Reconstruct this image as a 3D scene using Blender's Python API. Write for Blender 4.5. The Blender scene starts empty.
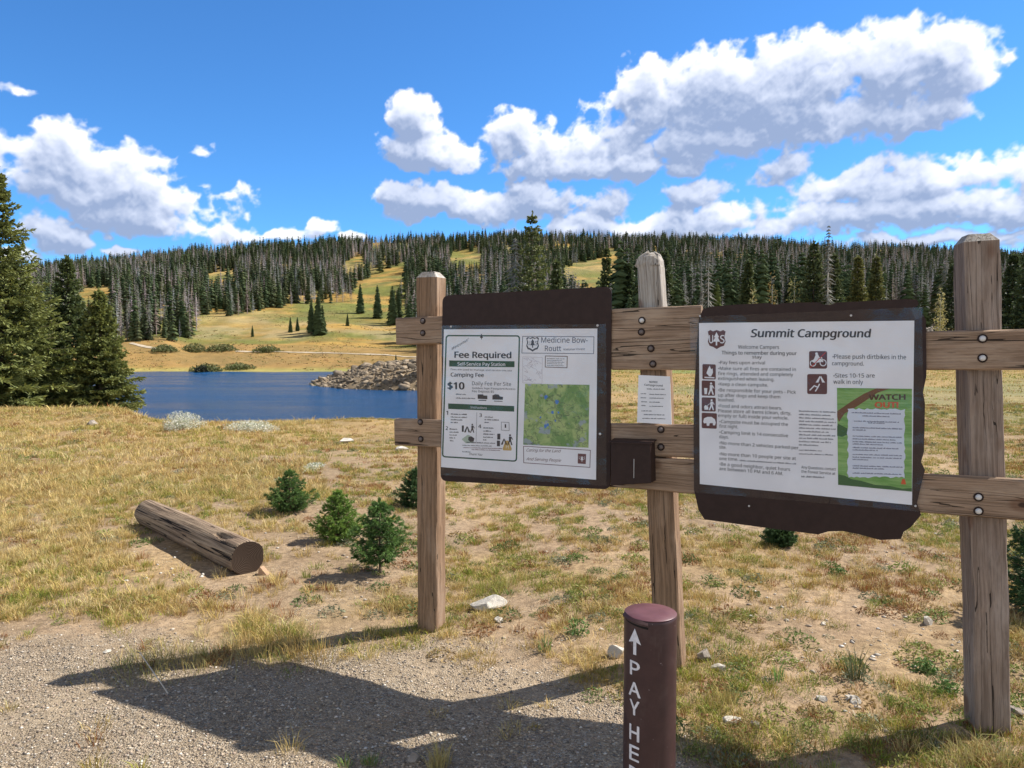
import bpy, math, random
import numpy as np
from mathutils import Vector, Matrix, Quaternion

R = math.radians
S = bpy.context.scene
COL = S.collection
rng = np.random.default_rng(7)
random.seed(7)

# ------------------------------------------------------------------ camera
EYE = 1.53
PITCH = math.atan(37 / 745.0)
F = 745.0
cd = bpy.data.cameras.new('camera')
cam = bpy.data.objects.new('camera', cd)
COL.objects.link(cam)
cam.location = (0, 0, EYE)
cam.rotation_euler = (math.pi / 2 - PITCH, 0, 0)
cd.sensor_width = 36.0
cd.lens = F / 1024 * 36
cd.clip_start = 0.05
cd.clip_end = 6000
S.camera = cam

# ------------------------------------------------------------------ view + sun
S.view_settings.view_transform = 'Standard'
S.view_settings.look = 'None'
S.view_settings.gamma = 1
S.view_settings.use_curve_mapping = False
S.view_settings.exposure = 0.70
SUN_AZ = 69.0     # degrees clockwise from +Y
SUN_EL = 47.5
sv = Vector((math.sin(R(SUN_AZ)) * math.cos(R(SUN_EL)), math.cos(R(SUN_AZ)) * math.cos(R(SUN_EL)), math.sin(R(SUN_EL))))
sl = bpy.data.lights.new('sun', 'SUN')
sl.energy = 5.0
sl.angle = R(0.53)
sl.color = (1.0, 0.95, 0.87)
so = bpy.data.objects.new('sun', sl)
COL.objects.link(so)
so.location = (20, 8, 30)
so.rotation_euler = sv.to_track_quat('Z', 'Y').to_euler()


def ray(px, py):
    """direction through a photo pixel"""
    cx, cy = (px - 512) / F, -(py - 384) / F
    c, s = math.cos(PITCH), math.sin(PITCH)
    return Vector((cx, c + cy * s, -s + cy * c))


def ang(px, py):
    d = ray(px, py).normalized()
    return math.atan2(d.x, d.y), math.asin(d.z)


def ground_at(px, py, z=0.0):
    d = ray(px, py)
    t = (z - EYE) / d.z
    return d.x * t, d.y * t


def at_depth(px, py, y):
    d = ray(px, py)
    t = y / d.y
    return Vector((d.x * t, y, EYE + d.z * t))


# ------------------------------------------------------------------ node helpers
class NT:
    def __init__(self, tree):
        self.t = tree

    def n(self, typ, **kw):
        nd = self.t.nodes.new(typ)
        ins = kw.pop('ins', {})
        for k, v in kw.items():
            setattr(nd, k, v)
        for k, v in ins.items():
            s = nd.inputs[k]
            if hasattr(v, 'is_output') or isinstance(v, bpy.types.NodeSocket):
                self.t.links.new(v, s)
            elif isinstance(v, bpy.types.Node):
                self.t.links.new(v.outputs[0], s)
            else:
                s.default_value = v
        return nd

    def m(self, op, a, b=None, c=None, clamp=False):
        ins = {0: a}
        if b is not None:
            ins[1] = b
        if c is not None:
            ins[2] = c
        return self.n('ShaderNodeMath', operation=op, use_clamp=clamp, ins=ins).outputs[0]

    def mr(self, v, a, b, c=0.0, d=1.0, smooth=True):
        return self.n('ShaderNodeMapRange', interpolation_type='SMOOTHSTEP' if smooth else 'LINEAR',
                      ins={0: v, 1: a, 2: b, 3: c, 4: d}).outputs[0]

    def mix(self, f, a, b, bt='MIX'):
        nd = self.t.nodes.new('ShaderNodeMix')
        nd.data_type = 'RGBA'
        nd.blend_type = bt
        for k, v in ((0, f), (6, a), (7, b)):
            s = nd.inputs[k]
            if isinstance(v, bpy.types.NodeSocket):
                self.t.links.new(v, s)
            elif k == 0:
                s.default_value = v
            else:
                s.default_value = (v[0], v[1], v[2], 1)
        return nd.outputs[2]

    def noise(self, vec, scale, detail=4, rough=0.55, dist=0.0, lac=2.0):
        ins = {'Scale': scale, 'Detail': detail, 'Roughness': rough, 'Distortion': dist, 'Lacunarity': lac}
        if vec is not None:
            ins['Vector'] = vec
        return self.n('ShaderNodeTexNoise', ins=ins).outputs[0]

    def mapping(self, vec, loc=(0, 0, 0), rot=(0, 0, 0), scale=(1, 1, 1)):
        return self.n('ShaderNodeMapping', ins={0: vec, 1: loc, 2: rot, 3: scale}).outputs[0]


def new_mat(name):
    m = bpy.data.materials.new(name)
    m.use_nodes = True
    m.node_tree.nodes.clear()
    T = NT(m.node_tree)
    out = T.n('ShaderNodeOutputMaterial')
    return m, T, out


def finish(T, out, color, rough=0.9, spec=0.3, bump=None, bump_s=0.3, bump_d=0.01, transl=None, metallic=0.0, normal=None, coat=0):
    p = T.n('ShaderNodeBsdfPrincipled')
    for k, v in (('Base Color', color), ('Roughness', rough), ('Specular IOR Level', spec), ('Metallic', metallic), ('Coat Weight', coat)):
        s = p.inputs[k]
        if isinstance(v, bpy.types.NodeSocket):
            T.t.links.new(v, s)
        elif k == 'Base Color':
            s.default_value = (v[0], v[1], v[2], 1)
        else:
            s.default_value = v
    if bump is not None:
        b = T.n('ShaderNodeBump', ins={'Strength': bump_s, 'Distance': bump_d, 'Height': bump})
        T.t.links.new(b.outputs[0], p.inputs['Normal'])
    sh = p.outputs[0]
    if transl:
        tr = T.n('ShaderNodeBsdfTranslucent')
        if isinstance(color, bpy.types.NodeSocket):
            T.t.links.new(color, tr.inputs[0])
        else:
            tr.inputs[0].default_value = (*color, 1)
        mx = T.n('ShaderNodeMixShader', ins={0: transl, 1: p.outputs[0], 2: tr.outputs[0]})
        sh = mx.outputs[0]
    T.t.links.new(sh, out.inputs[0])


def simple(name, color, rough=0.8, spec=0.3, metallic=0.0, var=0.15, scale=8.0, bump=0.1):
    """plain coloured material with slight real mottling"""
    m, T, out = new_mat(name)
    tc = T.n('ShaderNodeTexCoord').outputs['Object']
    n = T.noise(tc, scale, 5, 0.6)
    c = T.mix(T.mr(n, 0.3, 0.7), tuple(x * (1 - var) for x in color), tuple(min(1, x * (1 + var)) for x in color))
    finish(T, out, c, rough, spec, n, bump, 0.005, metallic=metallic)
    return m


def attr_mat(name, rough=0.9, spec=0.2, transl=0.0, mul=(1, 1, 1), bumpscale=None):
    """colour read from the mesh's own 'tint' attribute (real colour differences between leaves / stones)"""
    m, T, out = new_mat(name)
    a = T.n('ShaderNodeAttribute', attribute_name='tint').outputs[0]
    c = a if mul == (1, 1, 1) else T.mix(1.0, a, mul, 'MULTIPLY')
    bp = None
    if bumpscale:
        bp = T.noise(T.n('ShaderNodeTexCoord').outputs['Object'], bumpscale, 6, 0.65)
        c = T.mix(T.mr(bp, 0.35, 0.7), T.mix(1.0, c, (0.62, 0.62, 0.62), 'MULTIPLY'), c)
    finish(T, out, c, rough, spec, bp, 0.5, 0.01, transl=transl if transl else None)
    return m


# ------------------------------------------------------------------ sky (world)
W = bpy.data.worlds.new('World')
S.world = W
W.use_nodes = True
W.node_tree.nodes.clear()
T = NT(W.node_tree)
wout = T.n('ShaderNodeOutputWorld')
sky = T.n('ShaderNodeTexSky')
sky.sky_type = 'NISHITA'
sky.sun_disc = False
sky.sun_elevation = R(SUN_EL)
sky.sun_rotation = R(SUN_AZ)
sky.altitude = 2000
sky.air_density = 1.0
sky.dust_density = 0.25
sky.ozone_density = 2.2

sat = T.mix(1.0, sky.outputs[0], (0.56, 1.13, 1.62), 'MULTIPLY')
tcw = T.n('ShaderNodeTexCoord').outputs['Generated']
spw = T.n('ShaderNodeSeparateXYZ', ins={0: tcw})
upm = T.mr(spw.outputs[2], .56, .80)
bkm = T.m('MULTIPLY', T.mr(spw.outputs[1], -.05, -.45), T.mr(spw.outputs[2], .0, .15))  # unseen clouds behind the camera, added as fill light on the posters
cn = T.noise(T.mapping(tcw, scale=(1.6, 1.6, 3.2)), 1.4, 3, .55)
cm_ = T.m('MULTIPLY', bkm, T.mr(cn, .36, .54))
deep = T.mix(upm, sat, T.mix(1.0, sky.outputs[0], (.46, .48, .50), 'MULTIPLY'))  # zenith dimmed and less blue, shaped to weaken the fill in shadows
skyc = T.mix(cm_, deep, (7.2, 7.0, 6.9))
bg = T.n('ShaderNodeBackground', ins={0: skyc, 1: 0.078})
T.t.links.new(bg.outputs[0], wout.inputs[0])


# ------------------------------------------------------------------ object helpers
def mk_mesh(name, verts, faces=None, mats=(), tint=None, smooth=False, fmat=None, corner_sizes=None):
    """faces: list of tuples, or an (n,k) int array"""
    me = bpy.data.meshes.new(name)
    verts = np.asarray(verts, dtype=np.float32)
    if isinstance(faces, np.ndarray) and faces.ndim == 2:
        nf, k = faces.shape
        me.vertices.add(len(verts))
        me.vertices.foreach_set('co', verts.ravel())
        me.loops.add(nf * k)
        me.loops.foreach_set('vertex_index', faces.ravel().astype(np.int32))
        me.polygons.add(nf)
        me.polygons.foreach_set('loop_start', np.arange(0, nf * k, k, dtype=np.int32))
        me.polygons.foreach_set('loop_total', np.full(nf, k, dtype=np.int32))
        me.update(calc_edges=True)
    else:
        me.from_pydata([tuple(map(float, v)) for v in verts], [], [tuple(f) for f in faces])
        me.update()
    for m in mats:
        me.materials.append(m)
    if tint is not None:
        a = me.color_attributes.new('tint', 'FLOAT_COLOR', 'POINT')
        t = np.ones((len(verts), 4), np.float32)
        t[:, :3] = tint
        a.data.foreach_set('color', t.ravel())
    if smooth:
        me.polygons.foreach_set('use_smooth', np.ones(len(me.polygons), bool))
    if fmat is not None:
        me.polygons.foreach_set('material_index', np.asarray(fmat, np.int32))
    return me


def tag(o, label=None, cat=None, group=None, kind=None):
    if label: o['label'] = label
    if cat: o['category'] = cat
    if group: o['group'] = group
    if kind: o['kind'] = kind
    return o


ORG = {}   # world origin of every object that has children


def empty(name, loc, **kw):
    o = bpy.data.objects.new(name, None)
    o.empty_display_size = 0.1
    COL.objects.link(o)
    o.location = loc
    ORG[o.name] = Vector(loc)
    return tag(o, **kw)


def obj(name, me, parent=None, loc=(0, 0, 0), rot=None, **kw):
    o = bpy.data.objects.new(name, me)
    COL.objects.link(o)
    if parent is not None:
        o.parent = parent
    o.location = loc
    if rot is not None:
        o.rotation_euler = rot
    return tag(o, **kw)


def wpart(name, verts, faces, mat, parent=None, tint=None, smooth=False, **kw):
    """verts in world space; stored relative to the parent's origin"""
    v = np.asarray([tuple(p) for p in verts], dtype=np.float64)
    org = ORG.get(parent.name, Vector((0, 0, 0))) if parent is not None else Vector(v.mean(axis=0))
    v = v - np.array(org)
    mats = mat if isinstance(mat, (list, tuple)) else [mat]
    o = obj(name, mk_mesh(name, v, faces, mats, tint, smooth), parent, (0, 0, 0) if parent is not None else org, **kw)
    ORG[o.name] = org
    return o


def bevel(o, w=0.004, seg=2):
    m = o.modifiers.new('bevel', 'BEVEL')
    m.width = w
    m.segments = seg
    m.limit_method = 'ANGLE'
    return o


class MB:
    """collects simple shapes into one mesh"""
    def __init__(self):
        self.v, self.f, self.t = [], [], []

    def add(self, v, f, tint=None):
        b = len(self.v)
        self.v += [tuple(p) for p in v]
        self.f += [tuple(i + b for i in q) for q in f]
        self.t += [tint or (1, 1, 1)] * len(v)

    def box(self, c, s, M=None):
        v = [Vector((c[0] + s[0] * x / 2, c[1] + s[1] * y / 2, c[2] + s[2] * z / 2)) for z in (-1, 1) for y in (-1, 1) for x in (-1, 1)]
        if M is not None:
            v = [M @ p for p in v]
        self.add(v, [(0, 2, 3, 1), (4, 5, 7, 6), (0, 1, 5, 4), (2, 6, 7, 3), (0, 4, 6, 2), (1, 3, 7, 5)])

    def tube(self, a, b, r0, r1, n=8, cap=True, tint=None):
        a, b = Vector(a), Vector(b)
        d = (b - a).normalized()
        s = d.cross(Vector((0, 0, 1)))
        if s.length < 1e-3:
            s = Vector((1, 0, 0))
        s.normalize()
        t = d.cross(s)
        v = []
        for (c, r) in ((a, r0), (b, r1)):
            for i in range(n):
                an = 2 * math.pi * i / n
                v.append(c + (s * math.cos(an) + t * math.sin(an)) * r)
        f = [(i, (i + 1) % n, n + (i + 1) % n, n + i) for i in range(n)]
        if cap:
            f += [tuple(range(n))[::-1], tuple(range(n, 2 * n))]
        self.add(v, f, tint)


# numpy value noise ------------------------------------------------------
def _h(ix, iy, seed):
    n = (ix * 374761393 + iy * 668265263 + seed * 1442695041) & 0xFFFFFFFF
    n = ((n ^ (n >> 13)) * 1274126177) & 0xFFFFFFFF
    n = n ^ (n >> 16)
    return (n & 0xFFFF) / 65535.0


def vnoise(x, y, seed=0):
    x = np.asarray(x, float); y = np.asarray(y, float)
    ix = np.floor(x).astype(np.int64); iy = np.floor(y).astype(np.int64)
    fx = x - ix; fy = y - iy
    fx = fx * fx * (3 - 2 * fx); fy = fy * fy * (3 - 2 * fy)
    a = _h(ix, iy, seed); b = _h(ix + 1, iy, seed); c = _h(ix, iy + 1, seed); d = _h(ix + 1, iy + 1, seed)
    return (a * (1 - fx) + b * fx) * (1 - fy) + (c * (1 - fx) + d * fx) * fy


def fbm(x, y, seed=0, o=4):
    s = 0; a = 0.5; t = 0
    for i in range(o):
        s = s + a * vnoise(x * 2 ** i + 17.3 * i, y * 2 ** i - 9.1 * i, seed + i)
        t += a; a *= 0.5
    return s / t


def sstep(a, b, x):
    t = np.clip((np.asarray(x, float) - a) / (b - a), 0, 1)
    return t * t * (3 - 2 * t)


# ------------------------------------------------------------------ cumulus on the sky dome
BL = [  # px, py, rx, ry
    (78, 165, 58, 40), (60, 190, 50, 26), (125, 185, 85, 42), (190, 205, 92, 36), (240, 205, 42, 28), (222, 228, 72, 20), (150, 215, 90, 24),
    (55, 237, 44, 24), (318, 230, 26, 13), (285, 235, 50, 10), (352, 238, 16, 7), (122, 250, 22, 7), (8, 255, 30, 12),
    (412, 122, 28, 32), (428, 150, 66, 26), (395, 152, 40, 20),
    (385, 198, 30, 20), (430, 205, 78, 26), (480, 210, 60, 24),
    (520, 135, 48, 30), (560, 145, 60, 42), (640, 112, 62, 56), (600, 135, 80, 48), (720, 105, 100, 58), (800, 92, 105, 58),
    (880, 75, 86, 52), (938, 60, 58, 42), (715, 142, 150, 38), (860, 118, 95, 34), (650, 162, 100, 22), (575, 165, 90, 22),
    (545, 202, 62, 28), (612, 206, 44, 28), (700, 190, 46, 24), (735, 214, 90, 26), (785, 165, 60, 28), (850, 180, 85, 34), (915, 178, 55, 30),
    (1000, 162, 46, 26), (1050, 160, 60, 30), (640, 228, 150, 18), (860, 216, 170, 24), (1010, 205, 90, 30), (940, 238, 120, 12), (1060, 235, 60, 20),
    (14, 91, 20, 7), (202, 148, 16, 7), (1150, 120, 90, 50), (-80, 150, 70, 40), (-170, 230, 120, 30), (1250, 220, 140, 40),
]

STEP = 0.9 / F
ua = np.arange(-R(50), R(50), STEP); va = np.arange(R(-1.5), R(32), STEP)
UU, VV = np.meshgrid(ua, va)
acc = np.zeros_like(UU)
wx = fbm(UU * 12, VV * 12, 302, 4); wx = (wx - wx.mean()) * .034 + (fbm(UU * 55, VV * 55, 303, 4) - .5) * .016
wy = fbm(UU * 12, VV * 12, 313, 4); wy = (wy - wy.mean()) * .026 + (fbm(UU * 55, VV * 55, 314, 4) - .5) * .013
for (px, py, rx, ry) in BL:
    u, v = ang(px, py)
    du = (UU + wx - u) / (rx / F * 1.0); dv = (VV + wy - v) / (ry / F * .99)
    dv = np.where(dv < 0, dv * 1.2, dv)
    wt_ = .42 if rx < 21 and ry < 9 else 1.0
    acc = np.maximum(acc, (1 - np.sqrt(du * du + dv * dv)) * wt_)
Bf = np.clip(acc, 0, 1) ** 0.55
nz = fbm(UU * 13 + wx * 40, VV * 17 + wy * 40, 321, 8)
bil = 1 - np.abs(2 * fbm(UU * 30, VV * 34, 331, 5) - 1)          # cauliflower lobes
bil2 = 1 - np.abs(2 * fbm(UU * 75, VV * 80, 341, 4) - 1)
coarse = Bf - .43 + (nz - .5) * 1.15
dens = coarse + (bil - .72) * .60 + (bil2 - .72) * .15
alpha = sstep(-.02, .27, dens) * sstep(.0, .10, Bf)
mass = np.clip(coarse + (bil - .72) * .35, 0, .8)


def shifted(a, dx, dy):
    """a sampled dx right, dy up"""
    r = np.zeros_like(a)
    h, w = a.shape
    r[:h - dy, :w - dx] = a[dy:, dx:]
    return r


tau = 0
for k, (dx, dy) in enumerate([(1, 4), (3, 9), (5, 16), (8, 25), (12, 36), (16, 50)]):
    tau = tau + shifted(mass, dx, dy) * (.22 + .15 * k)
lit = np.exp(-1.95 * tau)
lit = lit * (1 - .16 * sstep(.3, .8, mass))
lobe = np.clip((mass - shifted(mass, 4, 8)) * 1.2, -.3, .3)
lobe2 = np.clip((dens - shifted(dens, 1, 3)) * 1.0, -.2, .2)
lit = np.clip(lit * .95 + .05 + lobe * .75 + lobe2 * .35, 0, 1)[..., None]
c_dk = np.array([.27, .345, .52]); c_md = np.array([.56, .62, .77]); c_lt = np.array([.93, .94, .965])
ccol = np.where(lit < .4, c_dk + (c_md - c_dk) * (lit / .4), c_md + (c_lt - c_md) * ((lit - .4) / .6))
RD = 4200.0
cv = np.stack([np.sin(UU) * np.cos(VV), np.cos(UU) * np.cos(VV), np.sin(VV)], -1) * RD
h_, w_ = UU.shape
ix = np.arange(h_ * w_).reshape(h_, w_)
keep = (np.maximum.reduce([alpha[:-1, :-1], alpha[1:, :-1], alpha[:-1, 1:], alpha[1:, 1:]]) > 0.002)
cq = np.stack([ix[:-1, :-1][keep], ix[:-1, 1:][keep], ix[1:, 1:][keep], ix[1:, :-1][keep]], 1)
used = np.unique(cq)
remap = np.zeros(h_ * w_, np.int64); remap[used] = np.arange(len(used))
m_cloud, T, out = new_mat('cloud')
em = T.n('ShaderNodeEmission', ins={0: T.n('ShaderNodeAttribute', attribute_name='tint').outputs[0], 1: 0.80})
tp_ = T.n('ShaderNodeBsdfTransparent')
al = T.n('ShaderNodeAttribute', attribute_name='cover').outputs[2]
T.t.links.new(T.n('ShaderNodeMixShader', ins={0: al, 1: tp_.outputs[0], 2: em.outputs[0]}).outputs[0], out.inputs[0])
m_cloud.cycles.emission_sampling = 'NONE'
me = mk_mesh('sky', cv.reshape(-1, 3)[used], remap[cq], [m_cloud], ccol.reshape(-1, 3)[used], smooth=True)
at_ = me.attributes.new('cover', 'FLOAT', 'POINT')
at_.data.foreach_set('value', alpha.ravel()[used].astype(np.float32) * .97)
obj('sky', me, kind='structure')

# ------------------------------------------------------------------ terrain
WATER_Z = -4.45
DK = np.array([0, 10, 17, 25, 40, 60, 85, 100, 130, 150, 178, 186, 215, 260, 300, 400, 550, 700, 800, 1000, 1600.])


def zz(D, y):
    return EYE + (347 - y) * D / 745.0


def colz(near, far):
    """near: z at DK[:11]; far: photo rows at DK[11:19], then beyond"""
    z = list(near) + [zz(D, y) for D, y in zip(DK[11:19], far)]
    z.append(z[-1] - 25)
    z.append(z[-1] - 60)
    return z


LAKE = [0, 0, -.18, -1.3, -3.0, -5.4, -6.4, -6.6, -6.6, -6.6, -4.6]
LAKEL = [0, 0, .0, -.4, -2.4, -5.2, -6.4, -6.6, -6.6, -6.6, -4.6]
LAND = [0, 0, .0, .0, .02, .05, .45, .86, 2.6, 3.9, 6.3]
MIDD = [0, 0, -.03, -.4, -1.2, -2.6, -4.0, -4.2, -2.5, -1.5, .5]
PK = np.array([-500, 0, 110, 160, 200, 300, 400, 440, 520, 620, 700, 850, 1024, 1500.])
ROWS = [
    colz(LAKEL, [368, 343, 330, 318, 305, 290, 284, 282]),
    colz(LAKEL, [368, 343, 330, 318, 305, 290, 280, 278]),
    colz(LAKEL, [368, 342, 330, 318, 303, 286, 274, 270]),
    colz(LAKE, [370, 343, 330, 316, 301, 283, 268, 266]),
    colz(LAKE, [370, 352, 335, 322, 303, 281, 264, 260]),
    colz(LAKE, [370, 352, 338, 325, 301, 278, 259, 253]),
    colz(LAKE, [370, 355, 342, 327, 300, 275, 254, 248]),
    colz(LAKE, [368, 354, 340, 326, 300, 274, 253, 247]),
    colz(MIDD, [345, 338, 328, 315, 296, 272, 250, 245]),
    colz(LAND, [325, 319, 312, 305, 290, 270, 252, 248]),
    colz(LAND, [325, 318, 311, 304, 290, 270, 253, 249]),
    colz(LAND, [325, 319, 312, 306, 292, 274, 260, 256]),
    colz(LAND, [326, 320, 314, 308, 296, 280, 268, 266]),
    colz(LAND, [328, 322, 316, 310, 300, 284, 274, 272]),
]
ROWS = np.array(ROWS)
ROWS[:, 18] += 5 * 800 / 745.0; ROWS[:, 17] += 3 * 700 / 745.0


def smooth_t(t):
    return t * t * (3 - 2 * t)


def terrain(x, y):
    x = np.asarray(x, float); y = np.asarray(y, float)
    yy = np.maximum(y, 0.62 * np.abs(x))
    yy = np.where(y < 0, np.minimum(yy, 17), yy)
    yy = np.maximum(yy, 0.05)
    p = 512 + F * x / yy
    D = yy
    i = np.clip(np.searchsorted(PK, p) - 1, 0, len(PK) - 2)
    j = np.clip(np.searchsorted(DK, D) - 1, 0, len(DK) - 2)
    tp = smooth_t(np.clip((p - PK[i]) / (PK[i + 1] - PK[i]), 0, 1))
    td = np.clip((D - DK[j]) / (DK[j + 1] - DK[j]), 0, 1)
    z = (ROWS[i, j] * (1 - tp) + ROWS[i + 1, j] * tp) * (1 - td) + (ROWS[i, j + 1] * (1 - tp) + ROWS[i + 1, j + 1] * tp) * td
    # rocky point of land in the lake
    q = ((p - 440) / 148.0) ** 2 + ((D - 118) / 17.0) ** 2
    bump = np.clip(1 - q, 0, 1) ** 0.45
    z = z + bump * (4.0 + 1.5 * sstep(318, 372, p) + 1.6 * (fbm(x / 3.5, y / 3.5, 41) - .4)) * sstep(284, 318, p) * (1 - sstep(470, 560, p))
    # relief
    z = z + 0.07 * sstep(-.5, .9, x) * sstep(1, 3, y) * (1 - sstep(8, 14, D))
    z = z + (fbm(x * 1.1, y * 1.1, 3, 3) - .5) * 0.05 * sstep(1.5, 4, D)
    z = z + (fbm(x * 6, y * 6, 5, 3) - .5) * 0.018
    z = z + (fbm(x / 3, y / 3, 11, 3) - .5) * 0.35 * sstep(7, 16, D) * (1 - 0.4 * sstep(15, 22, D))
    far = sstep(185, 320, D)
    z = z + far * (fbm(x / 60, y / 60, 21, 4) - .5) * 9 + sstep(50, 180, D) * (fbm(x / 12, y / 12, 22, 3) - .5) * .6
    return z


def to_px(x, y, z):
    """photo pixel of a world point (only used to lay out zones as seen on the photo's ground)"""
    c, s = math.cos(PITCH), math.sin(PITCH)
    dz = np.asarray(z) - EYE
    dep = y * c - dz * s
    up = y * s + dz * c
    dep = np.maximum(dep, 1e-3)
    return 512 + F * x / dep, 384 - F * up / dep


def in_poly(px, py, poly):
    px = np.asarray(px, float); py = np.asarray(py, float)
    r = np.zeros(px.shape, bool)
    n = len(poly)
    for i in range(n):
        x0, y0 = poly[i]; x1, y1 = poly[(i + 1) % n]
        c = ((y0 > py) != (y1 > py)) & (px < (x1 - x0) * (py - y0) / ((y1 - y0) + 1e-9) + x0)
        r ^= c
    return r


def gravel_amt(px, py):
    """1 on the gravel pull-in, 0 on soil"""
    edge = np.interp(px, [-300, 0, 120, 250, 420, 520, 620, 700, 780, 1100], [610, 640, 640, 648, 640, 655, 690, 745, 800, 900])
    nz_ = (vnoise(px / 23.0, py / 9.0, 71) - .5) * 26 + (vnoise(px / 8.0, py / 3.5, 72) - .5) * 12
    return sstep(-16, 26, py - edge + nz_)


def dirt_amt(px, py):
    def el(cx, cy, rx, ry):
        return np.clip(1.35 - np.sqrt(((px - cx) / rx) ** 2 + ((py - cy) / ry) ** 2), 0, 1)
    d = np.maximum.reduce([el(300, 565, 120, 42), el(210, 570, 80, 26), el(330, 520, 110, 14), el(470, 500, 60, 10), el(500, 640, 60, 14),
                           el(850, 640, 110, 34), el(760, 600, 50, 16), el(900, 560, 70, 14), el(820, 705, 90, 12),
                           el(610, 560, 60, 16), el(560, 640, 90, 14), el(390, 432, 70, 7), el(60, 640, 150, 16), el(760, 525, 120, 14)])
    return d


# polar sheet, fine near the camera's side, closed all round
fa = np.radians(np.linspace(-48, 48, 620))
ba = np.radians(np.linspace(48, 312, 50)[1:-1])
A = np.concatenate([fa, ba])
NR = 640
Rr = np.concatenate([[0.0], np.geomspace(0.5, 1700, NR)])
AA, RR = np.meshgrid(A, Rr)
GX = RR * np.sin(AA); GY = RR * np.cos(AA)
GZ = terrain(GX, GY)
gp, gyy = to_px(GX, np.maximum(GY, 0.3), GZ)
DD = np.maximum(GY, 0.62 * np.abs(GX))
front = GY > 0.5
# base colours by zone (albedo)
soil = np.array([.37, .27, .18]); gravel = np.array([.40, .315, .225]); gold = np.array([.37, .255, .09]); olive = np.array([.17, .195, .06])
rust = np.array([.25, .13, .06]); pale = np.array([.42, .34, .19]); rockc = np.array([.30, .23, .155]); mud = np.array([.12, .10, .07])
ga = np.where(front, gravel_amt(gp, gyy), 1.0)[..., None]
da = np.where(front, dirt_amt(gp, gyy), 0.0)[..., None]
n1_ = fbm(GX / 1.3, GY / 1.3, 50)[..., None]
n2_ = fbm(GX / 9, GY / 9, 51)[..., None]
n3_ = fbm(GX / 28, GY / 22, 52)[..., None]
n4_ = fbm(GX / 70, GY / 60, 53)[..., None]
near_c = soil * (0.85 + .3 * n1_) * (1 - sstep(.5, .75, n1_) * .35) + gold * sstep(.5, .75, n1_) * .35
near_c = near_c * (1 - ga) + gravel * ga
mead = gold * (1 - sstep(.45, .7, n2_)) + olive * 1.25 * sstep(.45, .7, n2_)
mead = mead * (1 - sstep(.5, .68, n3_) * .6) + rust * sstep(.5, .68, n3_) * .6
farm = gold * 1.0 * (1 - sstep(.42, .6, n3_)) + olive * sstep(.42, .6, n3_)
farm = farm * (1 - sstep(.55, .7, n4_) * .7) + pale * sstep(.55, .7, n4_) * .7
Dn = DD[..., None]
colr = near_c * (1 - sstep(8, 16, Dn)) + (near_c * .45 + mead * .55) * sstep(8, 16, Dn) * (1 - sstep(22, 40, Dn)) + mead * sstep(22, 40, Dn) * (1 - sstep(150, 200, Dn)) + farm * sstep(150, 200, Dn)
n5_ = fbm(GX / 5, GY / 16, 57)[..., None]; n6_ = fbm(GX / 16, GY / 9, 58, 5)[..., None]
farm = farm * np.array([1.06, .99, .76]) * (.62 + .76 * n5_); farm = farm * (1 - sstep(.52, .62, n6_) * .55) + olive * .85 * sstep(.52, .62, n6_) * .55
mead = mead * np.array([.96, 1.0, .85]) * (.75 + .5 * n5_)
colr = colr * (1 - sstep(40, 60, Dn)) + (mead * (1 - sstep(150, 200, Dn)) + farm * sstep(150, 200, Dn)) * sstep(40, 60, Dn)
# reddish sedge band behind the far shore, pale dry flats further up
band = (sstep(184, 192, Dn) * (1 - sstep(228, 245, Dn)))
colr = colr * (1 - .7 * band) + (rust * 1.25 * n3_ + gold * .9 * (1 - n3_)) * .7 * band
pb = sstep(248, 262, Dn) * (1 - sstep(290, 310, Dn)) * sstep(.35, .6, n2_)
colr = colr * (1 - .6 * pb) + pale * .6 * pb
shore = np.exp(-((GZ - WATER_Z - .25) / .35) ** 2)[..., None] * (Dn > 60) * (Dn < 200)
colr = colr * (1 - .75 * shore) + (olive * 1.3 + gold * .4) * .75 * shore
rk = (np.clip(1 - ((gp - 440) / 125.0) ** 2 - ((DD - 118) / 20.0) ** 2, 0, 1) > .01)[..., None] & (front[..., None])
colr = np.where(rk, rockc * (.7 + .5 * n1_), colr)
under = (GZ < WATER_Z - .1)[..., None]
colr = np.where(under, mud, colr)
nrow, ncol = AA.shape
idx = np.arange(nrow * ncol).reshape(nrow, ncol)
a_ = idx[:-1, :]; b_ = np.roll(idx, -1, axis=1)[:-1, :]; c_ = np.roll(idx, -1, axis=1)[1:, :]; d_ = idx[1:, :]
quads = np.stack([a_.ravel(), d_.ravel(), c_.ravel(), b_.ravel()], 1)

m_ground, T, out = new_mat('ground')
tcg = T.n('ShaderNodeTexCoord').outputs['Object']
att = T.n('ShaderNodeAttribute', attribute_name='tint').outputs[0]
att2 = T.n('ShaderNodeAttribute', attribute_name='gravel').outputs[2]
fine = T.noise(tcg, 22, 8, 0.7)
mid = T.noise(tcg, 3.1, 6, 0.65)
big = T.noise(tcg, 0.25, 6, 0.7)
vor = T.n('ShaderNodeTexVoronoi', ins={'Vector': tcg, 'Scale': 120.0, 'Randomness': 1.0})
stone = T.n('ShaderNodeSeparateColor', ins={0: vor.outputs['Color']})
vor2 = T.n('ShaderNodeTexVoronoi', ins={'Vector': tcg, 'Scale': 210.0})
stone2 = T.n('ShaderNodeSeparateColor', ins={0: vor2.outputs['Color']})
sc = T.n('ShaderNodeValToRGB', ins={0: stone.outputs[0]})
for pos, c in ((0.0, (.13, .11, .085)), (.25, (.24, .19, .14)), (.5, (.36, .285, .205)), (.75, (.45, .36, .26))):
    e = sc.color_ramp.elements.new(pos); e.color = (*c, 1)
sc.color_ramp.elements[0].color = (.11, .10, .095, 1)
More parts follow.
